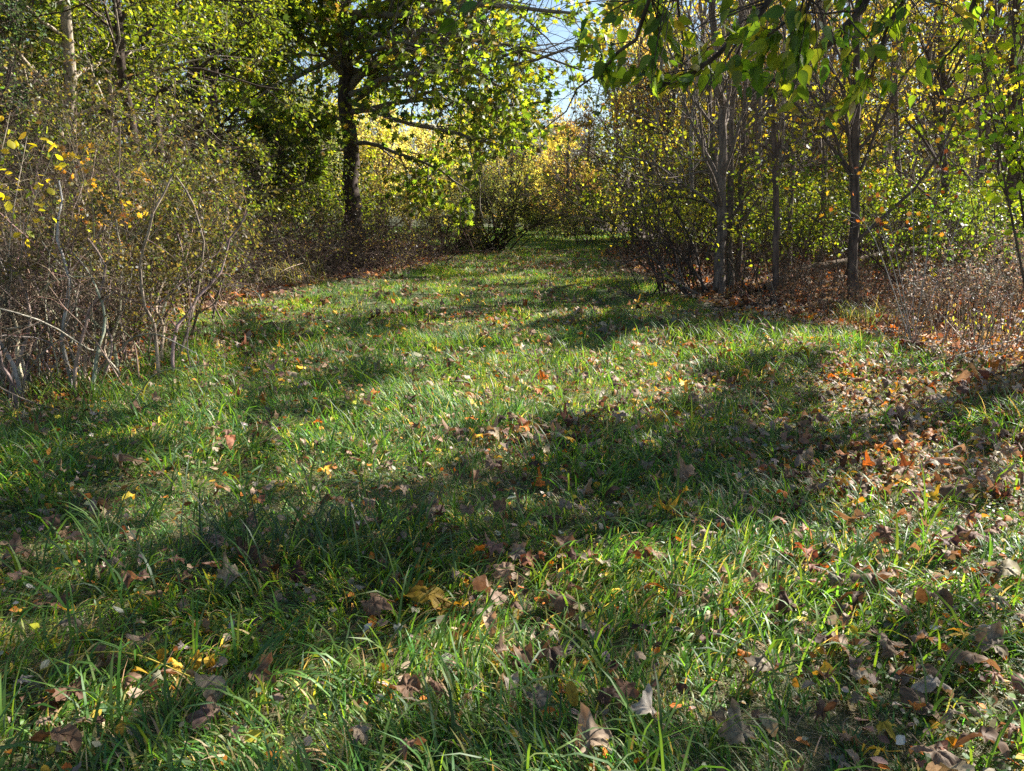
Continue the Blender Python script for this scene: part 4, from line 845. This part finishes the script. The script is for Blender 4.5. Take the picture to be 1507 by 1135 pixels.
for i, (bx, by, tx_, r_, h_, lb, pal_, nl, bk) in enumerate(RW):
    b = gnd(bx, by); t = at(tx_, -40, b[1]); k = h_/t[2]; top = b+(t-b)*np.array([k*.8, 1, 1]); top[2] = h_
    rg = np.random.default_rng(800+i); mid = b*.5+np.array([t[0], t[1], t[2]])*.5+[rg.normal(0, .12)+(-.12 if i == 4 else 0), 0, 0]
    e = tree("slender_tree", lb, "tree", [b, mid, t, top], r_, pal_, 810+i, "slender trees of the right woods", r1=.35, limbs=nl+8, t0=.12, limb_len=2.7, lv2=7, lv3=5, per=4, size=(.06, .11), kind='maple' if b[1] < 17 else 'card', bark=bk, filt=True, up=.5, ang=(35, 70), keep=right_keep)
    tall.append((e, b, h_))
# extra slim background trunks, shared meshes
GTH = "thin trunks deep in the right woods"
p = at(1130, 300, 24); TH = tree("thin_tree", "thin pale trunk left of the snag, deep in the woods", "tree", up(p, 12, (.2, 0), 5, .08, np.random.default_rng(3)), .075, MIXO, 850, GTH, limbs=18, t0=.2, limb_len=2.2, lv2=5, lv3=3, per=4, size=(.09, .15), kind='card', bark=(.26, .22, .18), filt=False, up=.5)
for px_, Y_, s_, lb in [(1030, 21, 1, 'left of the trunk cluster'), (1046, 26, 1.1, 'just behind the cluster'), (1100, 23, .9, 'right behind the cluster'), (1190, 26, 1.1, 'right of the snag'), (1236, 22, .9, 'left of the slim dark tree'), (1285, 24, 1, 'right of the slim dark tree'), (1310, 28, 1.2, 'above the fallen log'), (1352, 22, .9, 'right of the log end'), (1375, 27, 1.1, 'far back at right'), (1440, 24, 1, 'behind the leaning grey trunk'), (1475, 20, .9, 'near the right edge'), (1000, 28, 1.1, 'behind the leafy bush'), (970, 33, 1.1, 'farther behind the leafy bush')]:
    p = at(px_, 300, Y_); copy_tree(TH, (p[0], p[1], float(ground_z(p[0], p[1]))), rg.uniform(0, 6.28), (s_, s_), "thin pale trunk "+lb, GTH)
# broken snag
b = gnd(1140, 447); pts = [b, at(1141, 380, b[1]), at(1143, 300, b[1]), at(1139, 230, b[1]), at(1137, 182, b[1])]
tree("broken_snag", "dead broken snag with a rotten top right of the trunk cluster", "dead tree", pts, .055, MIX, 860, limbs=7, t0=.1, limb_len=.9, lv2=3, lv3=2, per=1, size=(.05, .08), bark=(.13, .09, .07), r1=.75, filt=False, foliage=False)
# leafy bush leaning over the lawn
def bush_keep(Q):
    return vnoise(Q[:, 0]/.35+Q[:, 1]*.6, Q[:, 2]/.35, 80) > .28
b = gnd(1000, 436)
shrub("leaning_bush", "leafy olive bush leaning left over the lawn from the right woods", "bush", (b[0]+.1, b[1]+.5), 870, stems=24, h=(2.0, 4.2), spread=.5, r=.016, lv2=8, lv3=6, per=6, size=(.045, .08), pal=[(.13, .15, .02, 3), (.2, .21, .02, 3), (.28, .25, .03, 2), (.07, .09, .02, 2)], bark=BK_DARK, arch=-.045, foot=.35, dirb=(-.27, .15), filt=.75, keep=bush_keep)
b = gnd(1000, 412)
shrub("leaning_bush", "lower dark bush at the lawn edge behind the leaning bush", "bush", (b[0]+.2, b[1]+1.0), 871, stems=24, h=(1.8, 3.6), spread=.5, r=.016, lv2=8, lv3=6, per=6, size=(.06, .1), kind='card', pal=[(.13, .15, .02, 3), (.2, .21, .02, 3), (.3, .22, .03, 1), (.07, .09, .02, 2)], bark=BK_DARK, arch=-.05, foot=.4, dirb=(-.12, 0), filt=.75, keep=bush_keep)
for i, (px_, Y_, lb) in enumerate([(1110, 15.0, 'airy olive shrub right of the trunk cluster'), (1190, 14.5, 'airy shrub between the snag and the slim dark tree'), (1320, 14.0, 'leafy dark shrub right of the slim dark tree'), (1385, 13.0, 'leafy dark shrub behind the weed stalks'), (1475, 12.0, 'leafy shrub at the right edge')]):
    p = at(px_, 300, Y_)
    shrub("understorey_shrub", lb, "shrub", (p[0], p[1]), 880+i, "shrubs of the right woods", stems=16, h=(1.5, 3.2), spread=.42, r=.013, lv2=7, lv3=5, per=4, size=(.045, .085), pal=OLIVE if i < 2 else [(.09, .13, .02, 3), (.15, .17, .02, 2), (.06, .09, .02, 2)], bark=BK_BROWN, arch=-.03, foot=.5, filt=True)
# dead branches lying at the foot of the bush
def dead_branch(label, pts, r, seed, n=6, L=(.3, .9), bark=(.1, .075, .06), group="dead branches on the ground"):
    rng = np.random.default_rng(seed); P1 = spline(pts, 10)[None]; R1 = (r*np.linspace(1, .35, 10))[None]; mb = MB(); tubes(mb, P1, R1, 6, bark)
    S, D, _, rr = spawn(rng, P1, R1, n, .1, .95, (25, 60), (1, 1), .5, .15); P2, R2 = grow(rng, S, D, rng.uniform(*L, len(S)), rr, 5, .2); tubes(mb, P2, R2, 4, bark)
    S, D, l_, rr = spawn(rng, P2, R2, 3, .2, 1, (25, 60), (.4, .7), .6); P3, R3 = grow(rng, S, D, l_, rr, 4, .25); tubes(mb, P3, R3, 3, bark)
    return tag(mb.build("dead_branch", M_BARK, None, tuple(pts[0]), True), label, "dead branch", group)
def G3(px_, py_, h=0.0):
    p = gpt(px_, py_); return np.array([p[0], p[1], float(ground_z(p[0], p[1]))+h])
dead_branch("dark dead branch slanting from the leaning bush down to the lawn", [G3(1010, 440, .05), G3(985, 438, .35), G3(950, 436, .75), at(905, 395, 14.2)], .03, 1, 8)
dead_branch("forked black branch lying on the lawn edge below the leaning bush", [G3(960, 446, .02), G3(930, 446, .12), G3(905, 440, .3)], .022, 2, 5, (.2, .5))
dead_branch("long dead branch leaning against the trunk cluster", [G3(1040, 436, .05), G3(1010, 430, .5), G3(975, 428, .9), at(940, 370, 14.5)], .03, 3, 8)
dead_branch("grey dead branch tangle at the foot of the trunk cluster", [G3(1030, 440, .03), G3(1000, 442, .25), G3(975, 440, .45)], .02, 4, 12, (.3, .8), (.25, .21, .18))
dead_branch("bare arching branch curving left from the straight pale tree", [at(1056, 302, 14.2), at(1000, 290, 13.9), at(960, 300, 13.6), at(900, 318, 13.3)], .016, 5, 6, (.3, .6), (.08, .06, .05), "bare branches in the right woods")
dead_branch("pale grass-thin stick leaning at the front of the weed stalks", [G3(1432, 522, .0), at(1400, 480, 9.6), at(1362, 436, 9.8), at(1330, 400, 10)], .008, 6, 1, (.1, .3), (.5, .42, .34))
dead_branch("pale stick lying at the right edge below the weed stalks", [G3(1360, 548, .01), G3(1400, 538, .05), G3(1450, 532, .1), G3(1520, 528, .2)], .01, 7, 3, (.1, .3), (.5, .42, .34))
# fallen log
Yl = 16.0; pts = [at(1128, 414, 14.2), at(1180, 400, 14.4), at(1240, 388, 14.6), at(1310, 374, 14.9), at(1360, 366, 15.2)]; pts[0][2] = ground_z(pts[0][0], pts[0][1])+.05
rg = np.random.default_rng(4); mb = MB(); tubes(mb, spline(pts, 16)[None]+rg.normal(0, .012, (1, 16, 3)), np.linspace(.11, .07, 16)[None], 10, (.17, .12, .08))
tag(mb.build("fallen_log", M_BARK, None, tuple(pts[0]), True), "fallen log lying slanted behind the slim dark tree", "log")
# long bare hanging limbs crossing the woods
dead_branch("long thin bare limb sagging across the right woods", [at(1058, 300, 14.0), at(1130, 318, 13.5), at(1200, 322, 13.2), at(1255, 310, 12.6)], .014, 8, 5, (.3, .8), (.09, .07, .055), "bare branches in the right woods")
dead_branch("thin bare limb rising left from the slim dark tree", [at(1258, 165, 12.4), at(1215, 190, 12.2), at(1170, 212, 12.0), at(1120, 240, 11.8)], .014, 9, 6, (.3, .8), (.1, .08, .06), "bare branches in the right woods")

# --- dead weed stalks at the right edge
def weeds(label, px_, py_, n, seed, h=(.8, 1.5), lean=(0, 0), yellow=True, name="weed_clump"):
    rng = np.random.default_rng(seed); b = G3(px_, py_); e = root(name, b, label, "weeds", "dead weed clumps at the right edge")
    S = b+np.stack([rng.normal(0, .28, n), rng.normal(0, .22, n), np.full(n, -.02)], -1); a = rng.uniform(0, 6.28, n); q = np.abs(rng.normal(0, .22, n))
    P1, R1 = grow(rng, S, np.stack([np.cos(a)*q+lean[0], np.sin(a)*q+lean[1], np.ones(n)], -1), rng.uniform(*h, n), np.full(n, .0055), 9, .12, (0, 0, -.03), .4)
    sm = MB(); tubes(sm, P1, R1, 4, pick(rng, [(.24, .19, .135), (.18, .14, .1), (.36, .31, .24)] if yellow else [(.12, .085, .06), (.2, .15, .1), (.08, .06, .045)], n)); S, D, L, rr = spawn(rng, P1, R1, 12, .55, 1, (20, 60), (.12, .28), .6); P2, R2 = grow(rng, S, D, L, np.maximum(rr, .0022), 5, .35, (0, 0, .02)); tubes(sm, P2, R2, 3, pick(rng, [(.36, .32, .26), (.22, .18, .14)] if yellow else [(.13, .095, .07), (.2, .15, .11)], len(P2)))
    sm.build("stalks", M_TWIG, e, b); fm = MB()
    foliate(rng, P2, R2, 4, (.018, .045), 'oval', [(.42, .38, .31, 3), (.2, .16, .12, 3), (.12, .085, .06, 2)] if yellow else [(.2, .15, .1, 1), (.12, .085, .06, 2)], fm, False, .8, 1.5, -.6, .7, clump=0); fm.build("dry_leaves", M_LITTER, e, b)
    if yellow:
        ym = MB(); Pl, Rl = grow(rng, S[:max(3, n//4)]*0+b+rng.normal(0, .2, (max(3, n//4), 3))*[1, 1, 0]+[0, 0, .5], np.tile([[0, 0, -1.]], (max(3, n//4), 1))+0., np.full(max(3, n//4), .35), np.full(max(3, n//4), .002), 4, .2)
        foliate(rng, Pl, Rl, 6, (.035, .065), 'oval', [(.24, .24, .04, 3), (.2, .22, .05, 2), (.2, .13, .05, 1)], ym, False, .4, 1.0, -1.0, .45, clump=0); ym.build("yellow_leaves", M_LEAF, e, b)
weeds("dead weed clump with pale curled seed heads and hanging yellow leaves", 1440, 520, 26, 1)
weeds("dead weed clump cut by the right edge", 1500, 528, 26, 2)
weeds("dead weed clump behind the thin leaning stick", 1385, 500, 22, 3, (.6, 1.2))
weeds("low dead weeds left of the leaning stick", 1330, 490, 22, 4, (.4, .9), yellow=False)
weeds("low brown weeds in front of the slim dark tree", 1230, 468, 24, 5, (.3, .8), yellow=False)
weeds("low brown weeds right of the trunk cluster", 1150, 452, 24, 6, (.3, .8), yellow=False)
weeds("brown weeds under the fallen log", 1190, 440, 24, 7, (.4, .9), yellow=False)
weeds("brown weeds between fallen log and weed stalks", 1310, 455, 26, 8, (.5, 1.1), yellow=False)
# forest-floor stems, a mass of thin dead shoots
rng = np.random.default_rng(95); mb = MB(); xx, yy = scatter(rng, 4.5, 9, 26, .85, 1); k = ~in_lawn(xx, yy) & (dist_edge(xx, yy) > .25); xx, yy = xx[k], yy[k]; n = len(xx)
S = np.stack([xx, yy, ground_z(xx, yy)-.02], -1); P1, R1 = grow(rng, S, np.stack([rng.normal(0, .3, n), rng.normal(0, .3, n), np.ones(n)], -1), rng.uniform(.4, 1.7, n), rng.uniform(.003, .008, n), 6, .18, (0, 0, -.02)); tubes(mb, P1, R1, 3, pick(rng, [(.12, .085, .06), (.08, .055, .04), (.24, .18, .13)], n))
S, D, L, rr = spawn(rng, P1, R1, 5, .3, 1, (20, 60), (.2, .5), .6); P2, R2 = grow(rng, S, D, L, np.maximum(rr, .002), 4, .25); tubes(mb, P2, R2, 3, pick(rng, [(.12, .085, .06), (.08, .055, .04)], len(P2)))
foliate(rng, P2, R2, 1, (.02, .045), 'oval', [(.08, .06, .035), (.1, .09, .035), (.05, .04, .025)], mb, True, .6, .9, clump=0)
o = mb.build("undergrowth", M_LITTER); o["kind"] = "stuff"; o["label"] = "thin dead shoots and brown stems covering the woodland floor"; o["category"] = "undergrowth"

# --- sapling with orange leaves and lichened twigs
OR_ = [(.3, .085, .015, 3), (.2, .055, .015, 2), (.3, .15, .02, 2), (.13, .05, .03, 2)]
spray("sapling with scattered orange leaves on pale twigs at right", (1345, 505), 8.6, [(1260, 250, 0), (1330, 230, -.3), (1395, 190, 0), (1440, 240, .2), (1300, 290, 0), (1370, 300, .3), (1225, 300, .5)], OR_, 43, (.035, .07), 13, 1, 'maple', .006, (.33, .3, .27))
spray("sapling with bright yellow-green leaves at the upper right edge", (1540, 600), 6.0, [(1500, 60, 0), (1450, 130, 0), (1490, 180, .1), (1440, 60, -.2), (1540, 120, 0), (1490, 240, .2), (1430, 0, 0), (1480, -40, 0)], [(.24, .32, .02, 3), (.3, .36, .02, 2), (.16, .24, .02, 1)], 44, (.05, .09), 24, 3, 'oval', .012, BK_BROWN)

# --- overhanging tree: trunk out of frame at right, low boughs across the top right
rng = np.random.default_rng(46); tb = np.array([3.6, 2.3, 0.0]); e = root("overhanging_tree", tb, "tree outside the frame whose big dark green leaves hang across the top right", "tree")
T = spline([tb-[0, 0, .1], tb+[-.05, .05, 2], tb+[.1, .2, 4.5], tb+[.3, .5, 8]], 18); mb = MB(); tubes(mb, T[None], (np.linspace(.17, .09, 18))[None], 12, BK_BROWN); mb.build("trunk", M_BARK, e, tb, True)
fork = T[6]
bl = [([fork, at(1420, -120, 3.0), at(1260, 30, 3.0), at(1180, 92, 3.0), at(1100, 142, 3.05)], .018),
      ([fork, at(1300, -160, 2.7), at(1150, -20, 2.6), at(1080, 60, 2.6), at(1000, 115, 2.6), at(950, 130, 2.7)], .013),
      ([fork, at(1500, -120, 3.2), at(1440, 0, 3.4), at(1410, 60, 3.5), at(1370, 125, 3.6)], .013),
      ([fork, at(1250, -160, 2.5), at(1000, -60, 2.4), at(930, 60, 2.5), at(880, 110, 2.6), at(800, 190, 2.7)], .009),
      ([fork, at(1400, -100, 2.8), at(1330, 0, 2.8), at(1300, 60, 2.8), at(1280, 120, 2.9)], .011),
      ([fork, at(1200, -150, 2.6), at(1010, -60, 2.7), at(1010, 60, 2.8), at(990, 150, 2.9)], .008),
      ([fork, at(1350, -160, 2.4), at(1200, -50, 2.3), at(1190, 10, 2.3), at(1120, 60, 2.4)], .011),
      ([fork, at(1450, -160, 3.4), at(1250, -50, 3.6), at(1050, -10, 3.8), at(900, 20, 3.9)], .012),
      ([fork, at(1200, -200, 2.3), at(900, -80, 2.1), at(800, -20, 2.1), at(720, -10, 2.1)], .008)]
P1 = np.array([spline(l, 16) for l, _ in bl]); R1 = np.array([r*np.linspace(1.3, .18, 16) for _, r in bl]); P1[:, 1:-1] += rng.normal(0, .008, P1[:, 1:-1].shape)
mb = MB(); tubes(mb, P1, R1, 7, BK_DARK)
S, D, L, rr = spawn(rng, P1, R1, 26, .35, 1, (25, 60), (.06, .13), .35, 0); k = (L > 0); P2, R2 = grow(rng, S[k], D[k], L[k], rr[k], 5, .15, (0, 0, -.05)); tubes(mb, P2, R2, 4, BK_DARK)
mb.build("boughs", M_BARK, e, tb, True); fm = MB()
def near_keep(Q):
    px, py = project(Q); lim_ = np.interp(px, [700, 850, 900, 1000, 1100, 1200, 1290, 1400, 1507], [25, 75, 110, 130, 125, 185, 185, 95, 45])
    return (py < lim_+25*(vnoise(Q[:, 0]/.08, Q[:, 1]/.08, 9)-.5)) & (np.asarray(Q)[:, 1] > 1.5) & ((px > 880) | (vnoise(Q[:, 0]/.06, Q[:, 2]/.06, 8) > .55))
OVP = [(.06, .105, .015, 3), (.09, .14, .018, 3), (.15, .19, .02, 3), (.2, .17, .03, 1)]
foliate(rng, P2, R2, 7, (.036, .068), 'pointed', OVP, fm, True, .25, .9, -1.0, .8, keep=near_keep, clump=.2)
foliate(rng, P1, R1, 11, (.036, .068), 'pointed', OVP, fm, True, .25, .9, -1.0, .8, keep=near_keep, clump=.2)
fm.build("leaves", M_LEAF, e, tb)

# --- leaf clusters added above the frame, shaped so their shadows darken chosen lawn spots
rng = np.random.default_rng(99); n = 60000; gx = rng.uniform(-16, 13, n); gy = rng.uniform(.6, 26, n)
k = (np.abs(gx) < .8*gy+2.0) & in_lawn(gx, gy); gx, gy = gx[k], gy[k]; k = ~is_lit(gx, gy); gx, gy = gx[k], gy[k]
k = rng.random(len(gx)) < np.clip(1.0-.022*gy, .3, 1); gx, gy = gx[k], gy[k]
h = rng.uniform(6.2, 11, len(gx)); 
for _ in range(4): h = np.maximum(h, 1.5+.262*(gy+h/SUN[2]*SUN[1])+.5)
h = np.minimum(h, 15.5); Q = np.stack([gx, gy, 0*gx+.1], -1)+SUN*(h/SUN[2])[:, None]
off = [(9.5, 6.5), (12.5, 10.5), (8.5, 12.5), (14, 15.5), (7.5, 4.0), (16.5, 8)]  # unseen trees added outside the frame to carry the shading clusters
extra = []
for i, (x_, y_) in enumerate(off):
    best = 9
    for dx in np.linspace(-1.5, 3, 17):
        for dy in np.linspace(-2.5, 2.5, 17):
            hh = np.linspace(.5, 14, 30); ax = x_+dx-SUN[0]*hh/SUN[2]; ay = y_+dy-SUN[1]*hh/SUN[2]; m_ = np.where(in_lawn(ax, ay) & (ay > .8), lit_level(ax, ay), 0).mean()
            if m_ < best: best = m_; bb = (x_+dx, y_+dy)
    x_, y_ = bb; b = np.array([x_, y_, 0.0]); lb = ["nearest tall tree outside the right edge", "tall tree outside the right edge beyond the weeds", "tall tree just outside the frame at mid right", "tall tree farther outside the right edge", "tall tree beside the overhanging tree, out of frame", "tall tree farthest out of frame at right"][i]
    e = root("added_shade_tree", b, lb, "tree", "tall trees that shade the lawn"); mb = MB(); T = spline(up(b, 15, (rng.normal(0, .5), rng.normal(0, .5)), 4), 18); tubes(mb, T[None], np.linspace(.15, .04, 18)[None], 10, BK_GREY); mb.build("trunk", M_BARK, e, b, True); extra.append((e, b, T))
carriers = [(e, b, None) for e, b, h_ in tall if b[1] < 19 and b[0] > 3]+extra
bx = np.array([c[1][0] for c in carriers]); by_ = np.array([c[1][1] for c in carriers]); who = np.argmin((Q[:, :1]-bx)**2+(Q[:, 1:2]-by_)**2, 1)
for j, (e, b, T) in enumerate(carriers):
    q = Q[who == j]
    if len(q) < 20: continue
    m = 9; c = np.repeat(q, m, 0)+rng.normal(0, .07, (len(q)*m, 3)); kk = sun_keep(c, rng, .995); c = c[kk]; fm = MB(); D = rng.normal(0, 1, c.shape); D[:, 2] -= .3
    leaves(fm, rng, c, D, rng.uniform(.07, .12, len(c)), 'card', pick(rng, OLIVE, len(c)), 1.0, 1.3); fm.build("added_shade_leaves", M_LEAF, e, b)  # added leaves, kept only where their shadow is wanted
    nl = min(12, max(3, len(q)//80)); sel = q[rng.choice(len(q), min(len(q), nl*25), replace=False)]; st = np.array([[b[0], b[1], min(s_[2]*.75, 10.5)] for s_ in sel])
    cand = np.array([spline([a_, (a_+s_)/2+[0, 0, -.2], s_], 8) for a_, s_ in zip(st, sel)])
    cg = cand-SUN*((cand[..., 2:]-.1)/SUN[2]); lv = np.where(in_lawn(cg[..., 0], cg[..., 1]), lit_level(cg[..., 0].ravel(), cg[..., 1].ravel()).reshape(cg.shape[:2]), 0).mean(1)
    bm = MB(); tubes(bm, cand[np.argsort(lv)[:nl]], np.tile(np.linspace(.03, .008, 8), (nl, 1)), 5, BK_GREY); bm.build("added_shade_limbs", M_BARK, e, b, True)  # limbs added to join the shading clusters to a trunk

# ------------------------------------------------------------------ labels: same-looking neighbours are told apart by their order
ORD = ["leftmost", "second from left", "third from left", "fourth from left", "fifth from left", "sixth from left", "seventh from left", "eighth from left", "ninth from left", "tenth from left", "eleventh from left", "twelfth from left"]
by = {}
for o in ALL: by.setdefault(o["label"], []).append(o)
for lab, L in by.items():
    if len(L) < 2: continue
    L.sort(key=lambda o: float(project(np.array(o.location))[0]))
    assert len(L) <= 12, (lab, len(L))
    for i, o in enumerate(L): o["label"] = lab+", "+(ORD[i] if i < len(ORD)-1 and not (i == len(L)-1 and i > 0) else "rightmost")
tris = 0
for o in bpy.data.objects:
    if o.type == 'MESH': tris += len(o.data.loops)-2*len(o.data.polygons)
print("TRIS", tris/1e6)
